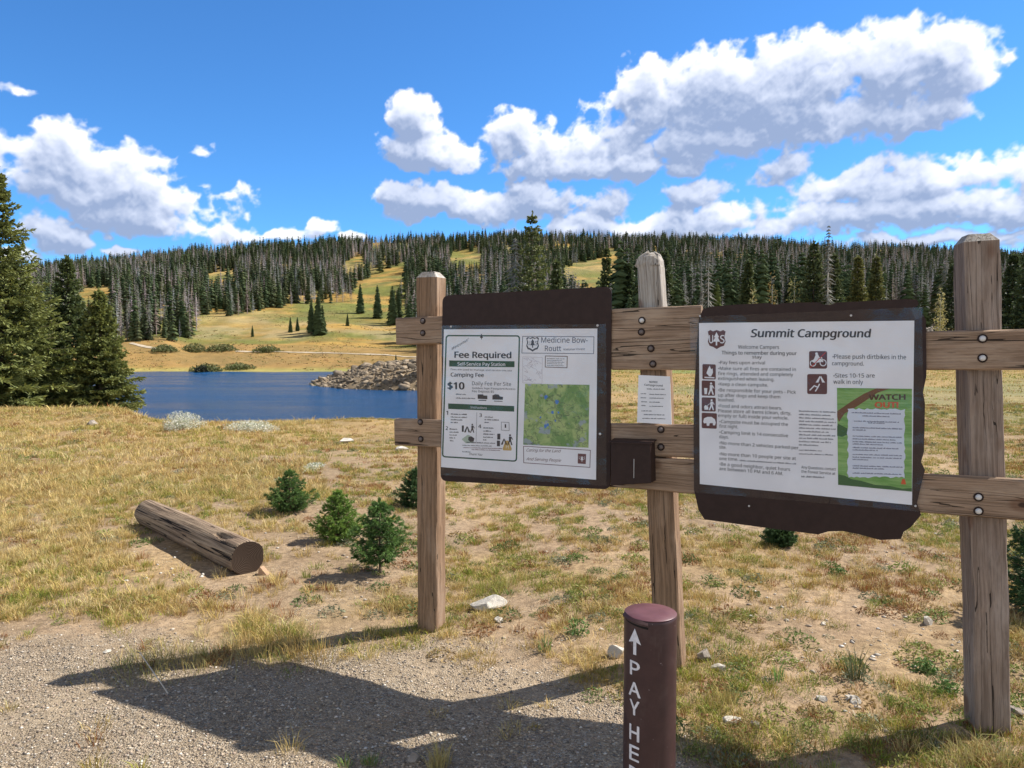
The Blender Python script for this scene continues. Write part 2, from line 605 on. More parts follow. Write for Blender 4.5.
sc.color_ramp.elements[-1].color = (.62, .56, .46, 1)
dirtc = T.mix(T.mr(fine, .3, .72), T.mix(1.0, att, (.66, .64, .62), 'MULTIPLY'), T.mix(1.0, att, (1.32, 1.3, 1.28), 'MULTIPLY'))
dirtc = T.mix(T.mr(mid, .35, .7), T.mix(1.0, dirtc, (.8, .78, .76), 'MULTIPLY'), dirtc)
dirtc = T.mix(T.mr(big, .35, .7), T.mix(1.0, dirtc, (.82, .84, .8), 'MULTIPLY'), T.mix(1.0, dirtc, (1.12, 1.1, 1.05), 'MULTIPLY'))
patchn = T.noise(T.mapping(tcg, loc=(4, 7, 0)), 1.3, 4, .6)
gmask = T.m('MULTIPLY', T.m('MULTIPLY', att2, T.mr(patchn, .34, .56, .35, 1.0)), T.mr(T.m('ADD', stone2.outputs[0], T.m('MULTIPLY', mid, .9)), .6, .9))
# scattered pebbles on the soil too
peb = T.m('GREATER_THAN', stone.outputs[1], 0.9)
gmask = T.m('MAXIMUM', gmask, T.m('MULTIPLY', peb, T.mr(mid, .45, .6)))
gm2 = T.m('MULTIPLY', gmask, 0.75)
colf = T.mix(gm2, dirtc, sc.outputs[0])
hgt = T.m('ADD', T.m('MULTIPLY', fine, 1.2), T.m('MULTIPLY', T.m('SUBTRACT', 1.0, vor.outputs['Distance']), T.m('MULTIPLY_ADD', gmask, 1.3, .2)))
hgt = T.m('ADD', hgt, T.m('MULTIPLY', mid, 1.5))
finish(T, out, colf, .95, .15, hgt, .85, .012)

me = mk_mesh('ground', np.stack([GX.ravel(), GY.ravel(), GZ.ravel()], 1), quads, [m_ground], colr.reshape(-1, 3), smooth=True)
ga_attr = me.attributes.new('gravel', 'FLOAT', 'POINT')
ga_attr.data.foreach_set('value', (ga * (1 - sstep(9, 14, Dn))).ravel().astype(np.float32))
obj('ground', me, kind='structure')

# lake
m_water, T, out = new_mat('lake_water')
tw = T.n('ShaderNodeTexCoord').outputs['Object']
w_a = T.noise(T.mapping(tw, scale=(1.0, 2.2, 1)), 1.6, 4, .6)
w_b = T.noise(T.mapping(tw, scale=(.05, .14, 1)), 1.0, 3, .55)
w_h = T.m('MULTIPLY', w_a, T.m('MULTIPLY_ADD', w_b, 1.6, .25))
finish(T, out, (.004, .055, .15), T.mr(w_b, .3, .7, .12, .24), .5, w_h, 1.0, .30)
wv = [(-420, 18, WATER_Z), (260, 18, WATER_Z), (260, 240, WATER_Z), (-420, 240, WATER_Z)]
obj('lake_water', mk_mesh('lake_water', wv, [(0, 1, 2, 3)], [m_water]), kind='structure')

# ================================================================== TREES
def quads_mesh(v, f, t):
    return np.concatenate(v), np.concatenate(f), np.concatenate(t)


def rot_z(v, a):
    c, s = np.cos(a), np.sin(a)
    return np.stack([v[..., 0] * c - v[..., 1] * s, v[..., 0] * s + v[..., 1] * c, v[..., 2]], -1)


def far_conifer(seed, whorls=13, per=6, dead=False, lean=0.0, slim=1.0):
    """unit-height spruce as one light mesh: trunk + ragged tiers of drooping branches (triangles)"""
    r = np.random.default_rng(seed)
    V, Fc, C = [], [], []
    # trunk: 4-sided spike
    tw_ = .012 if not dead else .0075
    tv = [(-tw_, -tw_, 0), (tw_, -tw_, 0), (tw_, tw_, 0), (-tw_, tw_, 0), (0, 0, 1.0)]
    V += tv
    Fc += [(0, 1, 4), (1, 2, 4), (2, 3, 4), (3, 0, 4)]
    tc_ = (.25, .235, .22) if dead else (.10, .075, .055)
    C += [tc_] * 5
    z0 = .10 if not dead else .2
    for w in range(whorls):
        f = (w + r.uniform(-.3, .3)) / whorls
        f = min(max(f, 0), 1)
        z = z0 + (1 - z0) * f ** .92
        rad = .155 * slim * (1 - f) ** .75 + .012
        if dead:
            rad *= .70
        n = per
        a0 = r.uniform(0, 6.28)
        for k in range(n):
            if dead and r.random() < .12:
                continue
            if not dead and r.random() < .06:
                continue
            a = a0 + 6.283 * k / n + r.uniform(-.3, .3)
            L = rad * r.uniform(.6, 1.3)
            drop = L * r.uniform(.25, .75)
            wd = (L * .42 + .01) if not dead else .0065
            ca, sa = math.cos(a), math.sin(a)
            b = len(V)
            up = .035 * (1 - f) + .012
            if dead:
                up = .006
            V += [(0, 0, z + up), (ca * L * .55 - sa * wd, sa * L * .55 + ca * wd, z - drop * .45),
                  (ca * L, sa * L, z - drop), (ca * L * .55 + sa * wd, sa * L * .55 - ca * wd, z - drop * .45 - .006), (0, 0, z - up * 1.3)]
            Fc += [(b, b + 1, b + 2), (b, b + 2, b + 3), (b + 4, b + 3, b + 2), (b + 4, b + 2, b + 1)]
            g_ = r.uniform(.75, 1.3)
            c = (.31 * g_, .30 * g_, .265 * g_) if dead else (.085 * g_, .115 * g_, .052 * g_)
            C += [c] * 5
    V = np.array(V); V[:, 0] += lean * V[:, 2] ** 2
    return V, np.array(Fc, np.int64), np.array(C)


m_forest = attr_mat('forest_needles', .9, .08, .12)
m_needle, T, out = new_mat('spruce_needles')
att = T.n('ShaderNodeAttribute', attribute_name='tint').outputs[0]
finish(T, out, att, .62, .35, transl=.22)
m_bark = simple('bark', (.13, .095, .07), .95, .1, var=.35, scale=22, bump=.6)
m_deadwood = simple('dead_wood', (.30, .28, .26), .9, .1, var=.2, scale=8)

# openings in the forest, as photo outlines of the grass one sees
OPEN = [
    [(100, 372), (100, 342), (130, 342), (197, 341), (199, 316), (236, 316), (266, 311), (287, 307), (325, 303), (350, 302), (366, 292), (388, 303), (404, 306), (406, 372)],
    [(352, 301), (356, 284), (372, 276), (392, 268), (405, 264), (404, 280), (378, 300)],
    [(207, 281), (208, 274), (222, 272), (235, 270), (233, 276), (222, 279)],
    [(72, 301), (84, 290), (111, 288), (112, 299)],
    [(560, 269), (584, 263), (603, 258), (612, 249), (618, 252), (617, 286), (588, 287), (570, 278)],
    [(449, 262), (452, 252), (463, 251), (482, 255), (480, 263)],
    [(342, 263), (362, 257), (368, 260), (350, 268)],
]
FRONT_P = np.array([-900, -200, 95, 130, 200, 240, 300, 400, 432, 470, 560, 615, 700, 800, 900, 960, 1024, 1500])
FRONT_D = np.array([250, 230, 225, 212, 214, 258, 300, 262, 215, 150, 118, 88, 100, 125, 150, 185, 190, 210])


def tree_ok(p, D, x, y, z, h):
    """true where the whole tree keeps clear of the openings"""
    ok = D > np.interp(p, FRONT_P, FRONT_D)
    for k in (0.0, .25, .5, .75):
        px_, py_ = to_px(x, y, z + h * k)
        for j, poly in enumerate(OPEN):
            ok &= ~in_poly(px_, py_, poly)
    return ok


NC = 52000
cp = rng.uniform(-420, 1450, NC)
cD = np.sqrt(rng.uniform(80 ** 2, 860 ** 2, NC))
cx_ = (cp - 512) / F * cD
cz_ = terrain(cx_, cD)
ch = rng.uniform(7.0, 17.0, NC) * (0.75 + .5 * fbm(cx_ / 40, cD / 40, 77))
clump = fbm(cx_ / 35, cD / 50, 78)
tipr = np.interp(cp, [-300, 40, 130, 200, 300, 450, 540, 620, 700, 800, 850, 900, 1000, 1300], [285, 264, 252, 245, 238, 233, 231, 233, 235, 239, 244, 242, 250, 255])
ch = np.minimum(ch, np.maximum(EYE + (347 - tipr + 5 - 10 * rng.random(NC)) * cD / F - cz_, 4.0))
ok = tree_ok(cp, cD, cx_, cD, cz_, ch) & (clump > .31)
# inside the photo's frame keep everything, beyond its sides thin the wood out
ok &= (np.abs(cp - 512) < 560) | (rng.random(NC) < .4)
sel = np.where(ok)[0]
# thin with distance so that stems stay about one crown apart as seen
keepp = np.interp(cD[sel], [80, 200, 400, 860], [.8, .9, .85, .62])
sel = sel[rng.random(len(sel)) < keepp]
print('forest trees', len(sel))

VAR_LIVE = [far_conifer(100 + i, 12, 6, slim=s) for i, s in enumerate((.8, 1.0, .9, 1.15, .75, .95, .85))]
VAR_DEAD = [far_conifer(200 + i, 18, 6, True) for i in range(4)]
isdead = rng.random(len(sel)) < (.24 + .38 * (fbm(cx_[sel] / 45, cD[sel] / 45, 80) > .52))

# trees named one by one: hand-placed ones that stand apart + the forest's nearest
inframe = (np.abs(cp[sel] - 512) < 520) & (cD[sel] < 520)
dist_rank = np.where(inframe, ch[sel] / cD[sel], -1)
# big ones that are hidden behind the boards are left to the mass
hid = ((cp[sel] > 445) & (cp[sel] < 608) & (cD[sel] < 170) & False)
live_idx = [i for i in np.argsort(-dist_rank) if not isdead[i]][:290]
dead_idx = [i for i in np.argsort(-dist_rank) if isdead[i]][:150]
indiv = set(live_idx) | set(dead_idx)

live_me = []
for k, (v, f, c) in enumerate([far_conifer(400 + i, 17, 7, slim=s) for i, s in enumerate((.85, 1.0, .9, 1.15, .78, .95))]):
    live_me.append(mk_mesh('spruce_far', v, f, [m_forest], c))
dead_me = [mk_mesh('dead_spruce_far', v, f, [m_forest], c) for (v, f, c) in [far_conifer(500 + i, 24, 6, True) for i in range(4)]]
for i in live_idx + dead_idx:
    j = sel[i]
    dead = bool(isdead[i])
    me = random.choice(dead_me if dead else live_me)
    o = obj('dead_spruce' if dead else 'spruce_tree', me, loc=(cx_[j], cD[j], cz_[j] - .3))
    s_ = ch[j] * (.95 if dead else 1)
    o.scale = (s_ * random.uniform(.85, 1.2),) * 2 + (s_,)
    o.rotation_euler = (0, 0, random.uniform(0, 6.28))
    if dead:
        tag(o, 'bare grey dead spruce in the wooded hillside beyond the lake and meadow', 'dead tree', 'grey dead spruces in the hillside forest')
    else:
        tag(o, 'dark green spruce in the dense wooded hillside beyond the lake and meadow', 'spruce', 'green spruces in the hillside forest')

Vs, Fs, Cs, base = [], [], [], 0
for i, j in enumerate(sel):
    if i in indiv:
        continue
    v, f, c = (VAR_DEAD[int(rng.integers(4))] if isdead[i] else VAR_LIVE[int(rng.integers(7))])
    h = ch[j]
    w = h * rng.uniform(.9, 1.3)
    a = rng.uniform(0, 6.28)
    vv = rot_z(v, a) * np.array([w, w, h]) + np.array([cx_[j], cD[j], cz_[j] - .3])
    Vs.append(vv); Fs.append(f + base); Cs.append(c * rng.uniform(.8, 1.45) * np.array([1 + rng.uniform(-.1, .25), 1, 1 + rng.uniform(-.1, .2)])); base += len(v)
v, f, c = quads_mesh(Vs, Fs, Cs)
obj('forest', mk_mesh('forest', v, f, [m_forest], c), label='far wooded hillside of green and grey spruces', cat='forest', kind='stuff')


def put_far(px, py, h_px, D, label, cat='spruce', dead=False, group=None, slim=1.0, tintm=None, seed=0):
    """a spruce that stands apart, with its own trunk and crown"""
    x = (px - 512) / F * D
    z = float(terrain(x, D))
    h = h_px * D / F
    if py:
        h = EYE + (347 - py) * D / F - z + .2
    e_ = empty('dead_spruce' if dead else 'spruce_tree', (x, D, z - .2), label=label, cat=cat, group=group)
    v, f, c = far_conifer(900 + seed + int(px), 30, 9, dead, slim=slim)
    if tintm is not None:
        c = c * np.array(tintm)
    sc_ = np.array([h, h, h])
    obj('trunk', mk_mesh('trunk', v[:5] * sc_, f[:4], [m_deadwood if dead else m_bark]), e_)
    ff = f[4:] - 5
    obj('branches' if dead else 'crown', mk_mesh('crown', v[5:] * sc_, ff, [m_forest], c[5:]), e_)
    return e_


# trees on the meadow and at its edges
G1 = 'scattered spruces on the meadow beyond the lake'
for (px, hp, D, lab, dead) in [
    (253, 12, 262, 'tiny lone spruce on the open meadow, leftmost of the scattered meadow trees', False),
    (291, 16, 268, 'small spruce of the pair on the meadow below the forest, left one', False),
    (298, 15, 272, 'small spruce of the pair on the meadow below the forest, right one', False),
    (312, 34, 266, 'tall dark spruce standing out in the meadow before the forest edge, left of two', False),
    (319, 42, 262, 'tallest dark spruce of the meadow clump in front of the forest edge', False),
    (323, 30, 264, 'shorter dark spruce at the right of the meadow clump', False),
    (348, 13, 285, 'tiny spruce alone on the green part of the meadow', False),
    (361, 30, 330, 'slim dark spruce on the open slope above the meadow', False),
    (378, 34, 318, 'narrow dark spruce alone on the grassy slope nearest the left post', False),
    (393, 40, 300, 'broad dark spruce at the edge of the grassy slope left of the left post', False),
    (399, 36, 306, 'dark spruce beside the left post at the edge of the grassy slope', False),
    (409, 42, 250, 'dark spruce just above the upper left rail end', False),
    (396, 14, 190, 'little dark spruce at the foot of the meadow above the rocks', False),
    (411, 13, 150, 'low dark spruce by the rocks beside the left post', False)]:
    put_far(px, 0, hp, D, lab, group=G1 if px < 350 else None)
put_far(515, 236, 74, 112, 'grey dead spruce beside the tall bright green one behind the left board', 'dead tree', True, slim=1.6)
put_far(716, 0, 70, 104, 'lighter green spruce right of the middle post', slim=1.1, tintm=(1.4, 1.3, .9))
put_far(826, 225, 122, 116, 'tall bare snag poking above the skyline over the right board', 'dead tree', True, slim=.75)
put_far(944, 258, 60, 150, 'pale dead spruce just left of the right post', 'dead tree', True, slim=1.8)
put_far(620, 0, 26, 60, 'small dark spruce below the upper rail beside the left board', slim=2.0)


def leaf_blob(n, rx, ry, rz, size, cols, seed, flat=0.5):
    """leaf faces spread through an uneven mound"""
    r = np.random.default_rng(seed)
    d = r.normal(size=(n, 3)); d /= np.linalg.norm(d, axis=1)[:, None]
    d[:, 2] = np.abs(d[:, 2])
    rad = (r.random(n) ** .45) * (.72 + .5 * fbm(d[:, 0] * 2.5 + 7, d[:, 1] * 2.5 + d[:, 2] * 3, seed))
    c = d * rad[:, None] * np.array([rx, ry, rz])
    t1 = r.normal(size=(n, 3)); t1 /= np.linalg.norm(t1, axis=1)[:, None]
    t2 = np.cross(t1, r.normal(size=(n, 3))); t2 /= np.linalg.norm(t2, axis=1)[:, None]
    s = size * r.uniform(.6, 1.4, n)[:, None]
    v = np.stack([c - t1 * s, c - t2 * s * .45, c + t1 * s, c + t2 * s * .45], 1).reshape(-1, 3)
    f = np.arange(n * 4).reshape(n, 4)
    cc = np.array(cols)[r.integers(len(cols), size=n)] * r.uniform(.75, 1.25, n)[:, None]
    return v, f, np.repeat(cc, 4, 0)


m_leaf = attr_mat('leaves', .7, .25, .25)
# yellow aspens among the spruces on the right
for (px, top, D, wpx, hpx, cols, lab) in [
    (771, 270, 112, 13, 40, [(.34, .22, .07), (.28, .20, .08), (.15, .14, .06)], 'orange-yellow aspen among dark spruces above the right board'),
    (793, 262, 118, 15, 44, [(.30, .28, .10), (.34, .31, .13), (.16, .17, .07)], 'pale yellow aspen right of the orange one above the right board'),
    (752, 288, 108, 12, 30, [(.34, .27, .12), (.25, .24, .1)], 'dull yellow aspen left of the orange one above the right board'),
    (939, 285, 140, 12, 36, [(.40, .36, .14), (.46, .40, .2)], 'pale yellow aspen just left of the right post')]:
    x = (px - 512) / F * D
    z = float(terrain(x, D))
    e_ = empty('aspen_tree', (x, D, z), label=lab, cat='aspen')
    ztop = EYE + (347 - top) * D / F
    H = ztop - z
    mb = MB(); mb.tube((0, 0, 0), (0, 0, H * .8), .08, .03, 6)
    obj('trunk', mk_mesh('trunk', mb.v, mb.f, [simple('aspen_bark', (.5, .48, .42), .8)]), e_)
    k = D / F
    v, f, c = leaf_blob(520, wpx * k * .55, wpx * k * .55, H * .93, .20, cols, int(px))
    v[:, 2] += H * .08
    obj('crown', mk_mesh('crown', v, f, [m_leaf], c), e_)

# willow scrub on the far shore
for i, (x0, x1, yb, hpx) in enumerate([(152, 178, 351, 6), (181, 208, 352, 8), (205, 240, 351, 7), (252, 282, 352, 6), (190, 225, 371, 7), (222, 256, 369, 6), (197, 206, 373, 7)]):
    pm = (x0 + x1) / 2
    # distance at which the ground is seen at that row
    Ds = np.linspace(178, 260, 400); xs = (pm - 512) / F * Ds
    rows = to_px(xs, Ds, terrain(xs, Ds))[1]
    D = float(Ds[np.argmax(rows <= yb)])
    x = (pm - 512) / F * D
    k = D / F
    cols = [(.10, .125, .04), (.14, .15, .055), (.17, .165, .07)]
    if i == 6:
        cols = [(.03, .035, .02)]
    v, f, c = leaf_blob(900, (x1 - x0) / 2 * k, 4.0, hpx * k * 1.1, .32, cols, 40 + i)
    LABW = ['low green willow thicket nearest the left forest stand beyond the lake', 'rounded green willow thicket in the middle of the meadow row beyond the lake', 'long green willow thicket behind the lake, right end of the touching row',
            'lone oval green willow thicket beside the pale track', 'grey-green willow scrub along the far waterline, left part', 'grey-green willow scrub along the far waterline, right part', 'small dark shrub right at the far waterline']
    obj('willow_shrub', mk_mesh('willow', v, f, [m_leaf], c), loc=(x, D, float(terrain(x, D)) - .1), label=LABW[i], cat='shrub')


# pale track across the far meadow
def strip(name, pts, half, mat, lift=.12, **kw):
    V, Fc = [], []
    n = 60
    P_ = []
    for (px, row) in pts:
        Ds = np.linspace(180, 300, 900); xs = (px - 512) / F * Ds
        rows = to_px(xs, Ds, terrain(xs, Ds))[1]
        D = float(Ds[np.argmax(rows <= row)])
        P_.append(((px - 512) / F * D, D))
    P_ = np.array(P_)
    t = np.linspace(0, len(P_) - 1, n)
    X = np.interp(t, range(len(P_)), P_[:, 0]); Y = np.interp(t, range(len(P_)), P_[:, 1])
    for i in range(n):
        for j, s in enumerate(np.linspace(-1, 1, 5)):
            y = Y[i] + s * half * (.6 + .8 * float(vnoise(X[i] / 3, 5, 3))) + 1.2 * (float(vnoise(X[i] / 7, 2, 4)) - .5)
            V.append((X[i], y, float(terrain(X[i], y)) + lift))
    for i in range(n - 1):
        for j in range(4):
            a = i * 5 + j
            Fc.append((a, a + 5, a + 6, a + 1))
    return obj(name, mk_mesh(name, V, Fc, [mat], smooth=True), **kw)


m_track = simple('track_dirt', (.42, .35, .26), .95, .1, var=.25, scale=.6)
strip('dirt_track', [(236, 351.5), (262, 352), (285, 352), (320, 353), (352, 354), (384, 355), (420, 357)], .85, m_track, kind='structure')
strip('path', [(130, 343.5), (142, 346), (158, 349)], .9, m_track, kind='structure')


# ---------------------------------------------------------------- detailed spruces
def spruce_mesh(seed, H, Rb, whorls, per, twigs, nl, nw, base=.04, col=(.055, .085, .03), tip=(.10, .13, .04), shape=.85, droop=.35, upturn=.25, sub=5):
    """returns crown quads: every twig is a bundle of needle blades"""
    r = np.random.default_rng(seed)
    segA, segB, wds, cl = [], [], [], []
    bones = []
    for w in range(whorls):
        f = (w + r.uniform(-.35, .35)) / whorls
        f = min(max(f, 0.0), .985)
        z = H * (base + (1 - base) * f)
        L0 = Rb * (1 - f) ** shape * (0.6 + .4 * min(1, (f + .04) / .10)) + H * .012
        n = max(3, int(per * (1 - .35 * f)))
        a0 = r.uniform(0, 6.28)
        for k in range(n):
            if r.random() < .05:
                continue
            a = a0 + 6.2832 * k / n + r.uniform(-.35, .35)
            L = L0 * r.uniform(.62, 1.18)
            dr = droop * (1 - f) * r.uniform(.6, 1.4)
            d = np.array([math.cos(a), math.sin(a), 0]); s = np.array([-math.sin(a), math.cos(a), 0])
            m = max(3, int(twigs * L / Rb) + 2)
            rise = .25 * f

            def pos(t):
                return np.array([0, 0, z]) + d * L * t + np.array([0, 0, 1]) * L * (rise * t - dr * t + upturn * t * t)
            bones.append((pos(0), pos(.55), pos(1.0)))
            for q in range(m):
                t = .12 + .88 * (q + r.random()) / m
                p0 = pos(t)
                for side in (-1, 1):
                    tl = L * .42 * (1 - .62 * t) * r.uniform(.6, 1.25) + H * .006
                    dd = d * r.uniform(.55, .95) + s * side * r.uniform(.5, .95) + np.array([0, 0, r.uniform(-.45, .25)])
                    dd /= np.linalg.norm(dd)
                    p1 = p0 + dd * tl
                    segA.append(p0); segB.append(p1); cl.append(t)
            segA.append(pos(.8)); segB.append(pos(1.08)); cl.append(1.1)
    # leader
    for q in range(5):
        a = r.uniform(0, 6.28)
        segA.append(np.array([0, 0, H * (.93 + .012 * q)])); segB.append(np.array([math.cos(a) * H * .01, math.sin(a) * H * .01, H * (1.0 + .006 * q)])); cl.append(1.2)
    A_ = np.array(segA); B_ = np.array(segB); cl = np.array(cl)
    n = len(A_)
    V, C = [], []
    for q in range(sub):
        t0 = r.random(n) * .75
        c0 = A_ + (B_ - A_) * t0[:, None]
        ax = (B_ - A_); ln = np.linalg.norm(ax, axis=1)[:, None]; ax = ax / ln
        rd = r.normal(size=(n, 3)); rd /= np.linalg.norm(rd, axis=1)[:, None]
        dirn = ax * 1.0 + rd * .55
        dirn /= np.linalg.norm(dirn, axis=1)[:, None]
        sd = np.cross(dirn, r.normal(size=(n, 3))); sd /= np.linalg.norm(sd, axis=1)[:, None]
        l = np.maximum(nl * r.uniform(.7, 1.3, n)[:, None], ln * .42)
        w_ = nw * r.uniform(.7, 1.3, n)[:, None]
        V.append(np.stack([c0, c0 + dirn * l * .45 + sd * w_, c0 + dirn * l, c0 + dirn * l * .45 - sd * w_], 1))
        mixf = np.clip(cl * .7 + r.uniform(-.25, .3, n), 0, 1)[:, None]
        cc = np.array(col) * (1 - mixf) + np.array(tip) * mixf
        cc = cc * r.uniform(.75, 1.25, n)[:, None]
        C.append(np.repeat(cc[:, None, :], 4, 1))
    V = np.concatenate(V).reshape(-1, 3); C = np.concatenate(C).reshape(-1, 3)
    return V, np.arange(len(V)).reshape(-1, 4), C, bones


def build_spruce(name, loc, label, cat, trunk_r, bonew, group=None, rot=0, **kw):
    H = kw['H']
    e_ = empty(name, loc, label=label, cat=cat, group=group)
    e_.rotation_euler = (0, 0, rot)
    V, Fq, C, bones = spruce_mesh(**kw)
    mb = MB()
    mb.tube((0, 0, -.1), (0, 0, H * .5), trunk_r, trunk_r * .6, 9)
    mb.tube((0, 0, H * .5), (0, 0, H * .99), trunk_r * .6, trunk_r * .08, 7)
    for (a, b, c) in bones:
        mb.tube(a, b, bonew, bonew * .7, 4, False)
        mb.tube(b, c, bonew * .7, bonew * .3, 4, False)
    obj('trunk', mk_mesh('trunk', mb.v, mb.f, [m_bark]), e_)
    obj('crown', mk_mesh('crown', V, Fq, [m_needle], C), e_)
    return e_


def gz(x, y):
    return float(terrain(x, y))


for (px, row_top, D, Rb, seed, lab, wh, per) in [
    (2, 174, 21.5, 2.0, 1, 'largest green spruce, cut by the left edge of the photo', 46, 11),
    (70, 258, 24.0, 1.1, 2, 'dark narrow spruce, middle one of the left group', 36, 9),
    (101, 291, 22.5, 1.08, 3, 'full green spruce at the lake side of the left group', 32, 10),
    (38, 300, 23.3, 1.15, 4, 'shorter green spruce squeezed between two taller ones in the left group', 30, 9),
    (-75, 200, 23.0, 1.7, 5, 'green spruce mostly outside the left edge', 38, 10)]:
    if px < -20:
        continue
    x = (px - 512) / F * D
    z = gz(x, D) - .05
    H = EYE + (347 - row_top) * D / F - z
    lite = (seed in (1, 3))
    build_spruce('spruce_tree', (x, D, z), lab, 'spruce', .10, .012, rot=seed, seed=seed, H=H, Rb=Rb, whorls=wh, per=per, twigs=13,
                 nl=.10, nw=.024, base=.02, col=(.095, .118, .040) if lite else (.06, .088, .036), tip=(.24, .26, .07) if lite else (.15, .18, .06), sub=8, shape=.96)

# seedlings in front
for (px, py, hpx, wpx, lab, col, tip) in [
    (290, 511, 42, 25, 'small dark green spruce seedling nearest the log', (.06, .12, .035), (.15, .25, .06)),
    (338, 541, 52, 27, 'small yellow-green spruce seedling, middle one of the three in the open', (.11, .19, .04), (.24, .36, .07)),
    (380, 573, 76, 34, 'bushiest green spruce seedling, on a bare stem left of the left post', (.06, .125, .035), (.16, .27, .065)),
    (416, 507, 40, 22, 'dark spruce seedling half hidden behind the left post', (.04, .09, .03), (.09, .16, .05)),
    (1032, 612, 112, 46, 'dark spruce seedling cut by the right edge behind the right post', (.04, .09, .03), (.08, .15, .05)),
    (780, 545, 24, 17, 'little dark spruce seedling under the lower edge of the right board', (.04, .09, .03), (.09, .15, .05))]:
    x, y = ground_at(px, py, 0.0)
    z = gz(x, y)
    x, y = ground_at(px, py, z)
    k = y / F
    H = hpx * k
    build_spruce('spruce_seedling', (x, y, z - .01), lab, 'seedling', .010, .0022, rot=px, seed=px, H=H, Rb=wpx * k * .98, whorls=14, per=9, twigs=6,
                 nl=.022, nw=.0019, base=.18 if px == 380 else .06, col=col, tip=tip, sub=26, shape=.80, droop=-.05, upturn=.34)

# tussocks that break up the far meadow
r = np.random.default_rng(61)
n = 19000
pp_ = r.uniform(60, 1060, n); DD_ = 182 + 250 * r.random(n) ** 1.2
DD_[:4000] = r.uniform(60, 180, 4000); pp_[:4000] = r.uniform(560, 1060, 4000)
xx_ = (pp_ - 512) / F * DD_; zz_ = terrain(xx_, DD_)
kk = (zz_ > WATER_Z + .2) & (fbm(xx_ / 14, DD_ / 10, 62, 4) > .44)
xx_, DD_, zz_ = xx_[kk], DD_[kk], zz_[kk]
n = len(xx_); m_ = 6
c0 = np.repeat(np.stack([xx_, DD_, zz_], 1), m_, 0); S_ = np.repeat(r.uniform(.18, .62, n), m_)
o_ = r.normal(size=(n * m_, 3)) * np.array([.9, .9, .28]) * S_[:, None] * .7; o_[:, 2] = np.abs(o_[:, 2])
cc_ = c0 + o_
t1 = r.normal(size=(n * m_, 3)); t1 /= np.linalg.norm(t1, axis=1)[:, None]; t2 = np.cross(t1, r.normal(size=(n * m_, 3))); t2 /= np.linalg.norm(t2, axis=1)[:, None]
s_ = (S_ * .38)[:, None]
V = np.stack([cc_ - t1 * s_, cc_ - t2 * s_ * .6, cc_ + t1 * s_, cc_ + t2 * s_ * .6], 1).reshape(-1, 3)
pal = np.array([(.15, .17, .05), (.24, .23, .07), (.30, .17, .07), (.42, .30, .11), (.20, .13, .06)])
C = np.repeat(np.repeat(pal[r.integers(5, size=n)], m_, 0) * r.uniform(.75, 1.25, (n * m_, 1)), 4, 0)
obj('meadow_tussocks', mk_mesh('meadow_tussocks', V, np.arange(len(V)).reshape(-1, 4), [m_leaf], C), label='low tussocks and scrub dotted over the far meadow', cat='tussocks', kind='stuff')

for (px, top, D, Rb, lab, c_, t_) in [
    (532, 216, 112, 4.8, 'tall bright green spruce rising behind the left board above the forest', (.10, .125, .04), (.22, .23, .07)),
    (556, 262, 108, 2.2, 'small green spruce right of the tall bright one behind the left board', (.08, .105, .04), (.16, .18, .06)),
    (606, 249, 128, 1.7, 'narrow green spruce in front of the grassy opening behind the left board', (.08, .105, .04), (.16, .18, .06)),
    (628, 266, 100, 2.0, 'dark spruce between the left board and the middle post', (.05, .075, .035), (.10, .13, .05)),
    (812, 244, 118, 3.2, 'broad dark green spruce above the right board', (.06, .085, .035), (.14, .16, .06)),
    (832, 256, 120, 2.4, 'dark green spruce just right of the bare snag above the right board', (.06, .085, .035), (.13, .15, .055)),
    (856, 258, 122, 2.0, 'yellowish green spruce above the right end of the right board', (.12, .13, .04), (.22, .21, .07)),
    (874, 257, 126, 2.0, 'slightly taller yellowish green spruce right of its neighbour above the right board', (.11, .12, .04), (.20, .20, .07)),
    (950, 266, 148, 3.0, 'dark spruce touching the left side of the right post', (.045, .065, .03), (.09, .12, .045)),
    (1010, 256, 105, 3.2, 'big dark spruce at the right edge behind the right post', (.045, .065, .03), (.09, .12, .045)),
    (1028, 246, 100, 3.2, 'tallest dark spruce cut by the right edge of the photo', (.045, .065, .03), (.09, .12, .045)),
    (664, 252, 116, 2.3, 'green spruce behind the middle post top', (.06, .085, .035), (.12, .15, .055)),
    (747, 262, 112, 2.0, 'green spruce left of the orange aspen above the right board', (.06, .085, .035), (.13, .15, .055))]:
    x = (px - 512) / F * D
    z = gz(x, D) - .2
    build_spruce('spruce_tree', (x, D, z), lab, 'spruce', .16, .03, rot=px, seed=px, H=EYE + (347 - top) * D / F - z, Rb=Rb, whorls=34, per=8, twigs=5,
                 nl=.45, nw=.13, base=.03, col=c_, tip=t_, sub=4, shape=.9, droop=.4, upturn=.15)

# ================================================================== THE SIGN FENCE
PL0 = Vector((-.425, 3.86, 0))
PU = Vector((2.165, -1.115, 0)).normalized()
PN = Vector((PU.y, -PU.x, 0))       # towards the viewer


def onp(px, py, off=0.0):
    """point where the line of sight meets the sign plane (off metres in front of the rails)"""
    d = ray(px, py)
    o = Vector((0, 0, EYE))
    t = ((PL0 - o).dot(PN) + off) / d.dot(PN)
    return o + d * t


